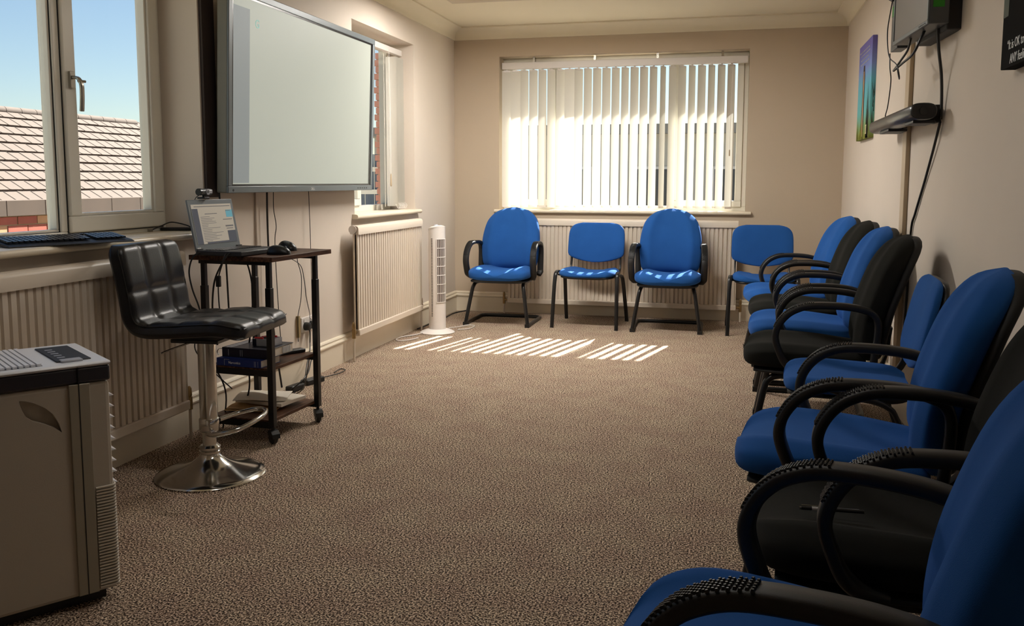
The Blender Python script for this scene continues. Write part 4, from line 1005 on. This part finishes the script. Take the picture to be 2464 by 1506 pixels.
tr = tag(box(XR-.022, XR, 4.985, 5.085, .19, 2.0).build('cable_trunking', m_trunk, bevel=.003), 'vertical beige cable trunking on the right wall', 'trunking')
tr.location = (0, 0, 0)

# ------------------------------------------------------------------ ceiling light
m_tube = mat('diffuser', (255, 250, 238), .5, emit=(255, 250, 243), estr=LAMP)  # real fitting is unlit; this glow is added to brighten the room
m_tube_fill = mat('diffuser_fill', (255, 250, 238), .5, emit=(255, 250, 243), estr=LAMP*.12)
def batten(loc, label, m_tube=m_tube):
    t = thing('ceiling_light', label, 'light', loc)
    MB().box(0, 1.25, -.24, .14, .02, .10).build('body', mat('batten', (196, 184, 160), .5), t, bevel=.004)
    MB().box(.03, 1.22, -.22, -.05, .004, .02).build('diffuser', m_tube, t)
    MB().box(-.008, .0, -.24, .14, 0.0, .10).build('end_trim', MATS['batten'], t); MB().box(1.25, 1.258, -.24, .14, 0, .10).build('end_trim', MATS['batten'], t)
    MB().box(0, 1.25, -.05, .14, .0, .02).build('side_trim', MATS['batten'], t); MB().box(0, 1.25, -.24, -.22, .0, .02).build('side_trim', MATS['batten'], t)
    return t
batten((-2.01, 6.19, ZC-.1), 'long flat ceiling light just above the top of the photo')
batten((-1.5, 2.6, ZC-.1), 'added fill light on the ceiling, unseen, nearer the camera', m_tube_fill)  # unseen fitting, added as fill to lift the near end

# ------------------------------------------------------------------ outside
m_ground = mat('ground', (150, 142, 126), .9, var=.15, vscale=1.5)
g = box(-30, 30, YB+1.5, 60, -3.0, -2.9); g.box(-30, XL-T-.5, -20, YB+1.5, -3.0, -2.9)
struct(g.build('trim_8', m_ground, smooth=False))
# neighbouring tiled roof seen through window 1
m_tile = mat('roof_tile', (88, 74, 65), .9, var=.14, vscale=6, bump=.4, bscale=80)
m_tile2 = mat('roof_under', (46, 36, 32), .95)
rf = thing('neighbour_roof', 'sunlit pitched roof of overlapping brown tiles across the gap', 'roof', (-12.9, 13.0, .80))
# local: +x toward us; eave at x=0,z=0 ; ridge at x=-2.7,z=1.92 ; rows along y
NR, NC = 10, 26; run, rise = 2.7, 1.92; sl = math.hypot(run, rise); ang_ = math.atan2(rise, run)
te = sl/NR
tm = MB()
# tile local: x up-slope.. built in slope frame: u along slope (up), y lateral, w normal
tw = .33
def tile_mesh(jit):
    v = []; prof = [(-tw/2+.002, .0), (-tw/2+.03, .0), (-tw/2+.045, -.004), (tw/2-.02, -.004), (tw/2-.002, .007)]
    L_ = te+.07
    for u in (0, L_):
        for y, wz in prof: v.append((u, y, wz+(.058 if u == 0 else .012)))
    for u in (0, L_):
        for y, wz in prof: v.append((u, y, wz+(.01 if u == 0 else -.015)))
    k = 5; f = [(i, i+1, i+6, i+5) for i in range(4)]+[(10+i, 15+i, 16+i, 11+i) for i in range(4)]+[(i, 10+i, 11+i, i+1) for i in range(4)]
    f += [(0, 5, 15, 10), (4, 14, 19, 9)]
    return MB().add(v, f)
Ms = Matrix(((-math.cos(ang_), 0, math.sin(ang_)), (0, 1, 0), (math.sin(ang_), 0, math.cos(ang_)))).to_4x4()
tms = []
for k in range(2):
    t_ = tile_mesh(k); t_.v = [tuple(Ms @ Vector(p)) for p in t_.v]; tms.append(t_.mesh('tile', m_tile, smooth=False))
rs = random.Random(21)
for r_ in range(NR):
    extra = 0
    for c in range(NC):
        y = -.3+.32*r_+c*tw+(.165 if r_ % 2 else 0)
        o = link('tile', tms[r_ % 2], rf); u = r_*te
        o.location = (-math.cos(ang_)*u+rs.uniform(-.004, .004), y, math.sin(ang_)*u+rs.uniform(-.004, .004)); o.rotation_euler = (rs.uniform(-.006, .006), 0, rs.uniform(-.008, .008))
MB().prism([(0.05, -.03), (-run, rise-.03), (-2*run, -.03)], 'y', -2.4, 8.0).build('roof_deck', m_tile2, rf, smooth=False)
rtm = MB().tube([(0, 0, 0), (0, .43, 0)], .1, seg=12).mesh('ridge_tile', m_tile)
for k in range(16):
    o = link('ridge_tile', rtm, rf); o.location = (-run, .9+k*.445, rise+.0-.0)
for k in range(3):
    o = link('ridge_tile', rtm, rf); o.location = (-run+.05+k*.34, 8.02+k*.3, rise-.12-k*.28); o.rotation_euler = (R(-32), 0, R(-45))
MB().box(-.02, .12, -2.3, 6.2, -.16, -.02).build('gutter', mat('gutter_grey', (120, 104, 92), .6), rf, bevel=.01)
MB().box(-.25, 0, -2.3, 6.0, -3.6, -.1).build('house_wall', mat('house_wall', (142, 120, 100), .9, var=.1), rf)
# brick parapet nearer
m_brick = mat('brick', (168, 92, 76), .9, var=.25, vscale=9, bump=.4, bscale=60); m_brick2 = mat('brick_pale', (196, 150, 112), .9, var=.2, vscale=9, bump=.4, bscale=60)
m_mortar = mat('mortar', (186, 164, 130), .95)
pw = thing('brick_parapet', 'low red and buff brick wall with a stone coping outside the window', 'wall', (-6.0, 5.0, 0))
MB().box(-.2, -.008, 0, 3.6, -2.9, .90).build('mortar_bed', m_mortar, pw, smooth=False)
MB().box(-.2, .0, 0, 3.6, -2.9, .44).build('lower_wall', m_brick, pw, smooth=False)
bme = [box(-.1, 0, .006, .219, .005, .07).mesh('brick', q) for q in (m_brick, m_brick2)]
rs = random.Random(4)
for r_ in range(6):
    for c in range(16):
        y = c*.225+(.1125 if r_ % 2 else 0)
        if y > 3.4: continue
        o = link('brick', bme[1 if rs.random() < .35 else 0], pw); o.location = (rs.uniform(-.003, .003), y, .445+r_*.075)
cm = box(-.24, .03, .004, .436, .90, 1.03).mesh('coping_stone', mat('coping', (84, 68, 56), .9, var=.2, vscale=5))
for k in range(8):
    o = link('coping_stone', cm, pw); o.location = (0, k*.44, 0)
# flat felt roof strip behind (band between wall and tiled roof)
# outside window 2 and back window
pr_ = thing('brick_pier', 'red brick pier edge just outside the narrow left window', 'wall', (-3.72, 9.5, 0))
bp_ = box(-.215, 0, 0, .215, .005, .07).mesh('brick', mat('brick_pinkish', (206, 150, 132), .9, var=.2, vscale=9))  # paler, pinkish brick colour for the pier
MB().box(-.205, -.008, .01, .205, -2.9, 2.62).build('mortar_core', m_mortar, pr_, smooth=False)
for k in range(27):
    o = link('brick', bp_, pr_); o.location = (-.018 if k % 2 else 0, 0, .6+k*.075); o.rotation_euler = (0, 0, 0)
fn = thing('garden_fence', 'dark blue-grey slatted fence beyond the narrow window', 'fence', (-6.2, 12.6, 0), R(40))
fme = box(-.07, .07, -.01, .01, -2.9, 1.62).mesh('slat', mat('fence_blue', (84, 96, 116), .8, var=.1))
for k in range(22):
    o = link('slat', fme, fn); o.location = (-1.6+k*.152, 0, 0)
MB().box(-1.7, 1.8, -.04, -.012, 1.35, 1.42).box(-1.7, 1.8, -.04, -.012, 1.0, 1.07).build('rail', m_white, fn)
# leafy shrub
sh = thing('shrub', 'pale green leafy shrub low outside the narrow window', 'plant', (-5.2, 10.9, -2.9))
rs = random.Random(8); b = MB()
for k in range(2200):
    th_, ph_ = rs.uniform(0, 6.28), rs.uniform(-1, 1); rr2 = rs.uniform(.5, 1)**.5*.85
    c = Vector((rr2*math.cos(th_)*math.sqrt(1-ph_*ph_), rr2*math.sin(th_)*math.sqrt(1-ph_*ph_), 3.1+rr2*ph_*.8))
    a = Vector((rs.uniform(-1, 1), rs.uniform(-1, 1), rs.uniform(-1, 1))).normalized()*.06; d = a.cross(Vector((rs.uniform(-1, 1), rs.uniform(-1, 1), 1))).normalized()*.025
    b.add([c-a, c+d, c+a, c-d], [(0, 1, 2, 3)])
o = b.build('foliage', mat('leaf', (110, 140, 70), .7, var=.3, vscale=4), sh, smooth=False); o['kind'] = 'stuff'
MB().tube([(0, 0, 0), (.02, 0, 1.2), (0, .03, 2.9)], .06).build('trunk', mat('bark', (90, 70, 52), .9), sh)
# low building beyond the back window
hb_ = thing('distant_house', 'pale rendered house with dark roof line beyond the back window', 'building', (-1, 24, -2.9))
MB().box(-9, 9, 0, 6, 0, 5.35).build('wall', mat('render', (196, 190, 178), .9, var=.1, vscale=1), hb_, smooth=False)
MB().box(-9.3, 9.3, -.3, 6.3, 5.35, 5.6).build('roof_edge', mat('roof_edge', (150, 146, 140), .8), hb_, smooth=False)
for k in range(8):
    wv = MB().box(-8+k*2.1, -6.9+k*2.1, -.05, .0, 3.1, 4.5).build('window', m_white, hb_); MB().box(-7.93+k*2.1, -6.97+k*2.1, -.06, -.05, 3.17, 4.43).build('pane', m_grey, wv)
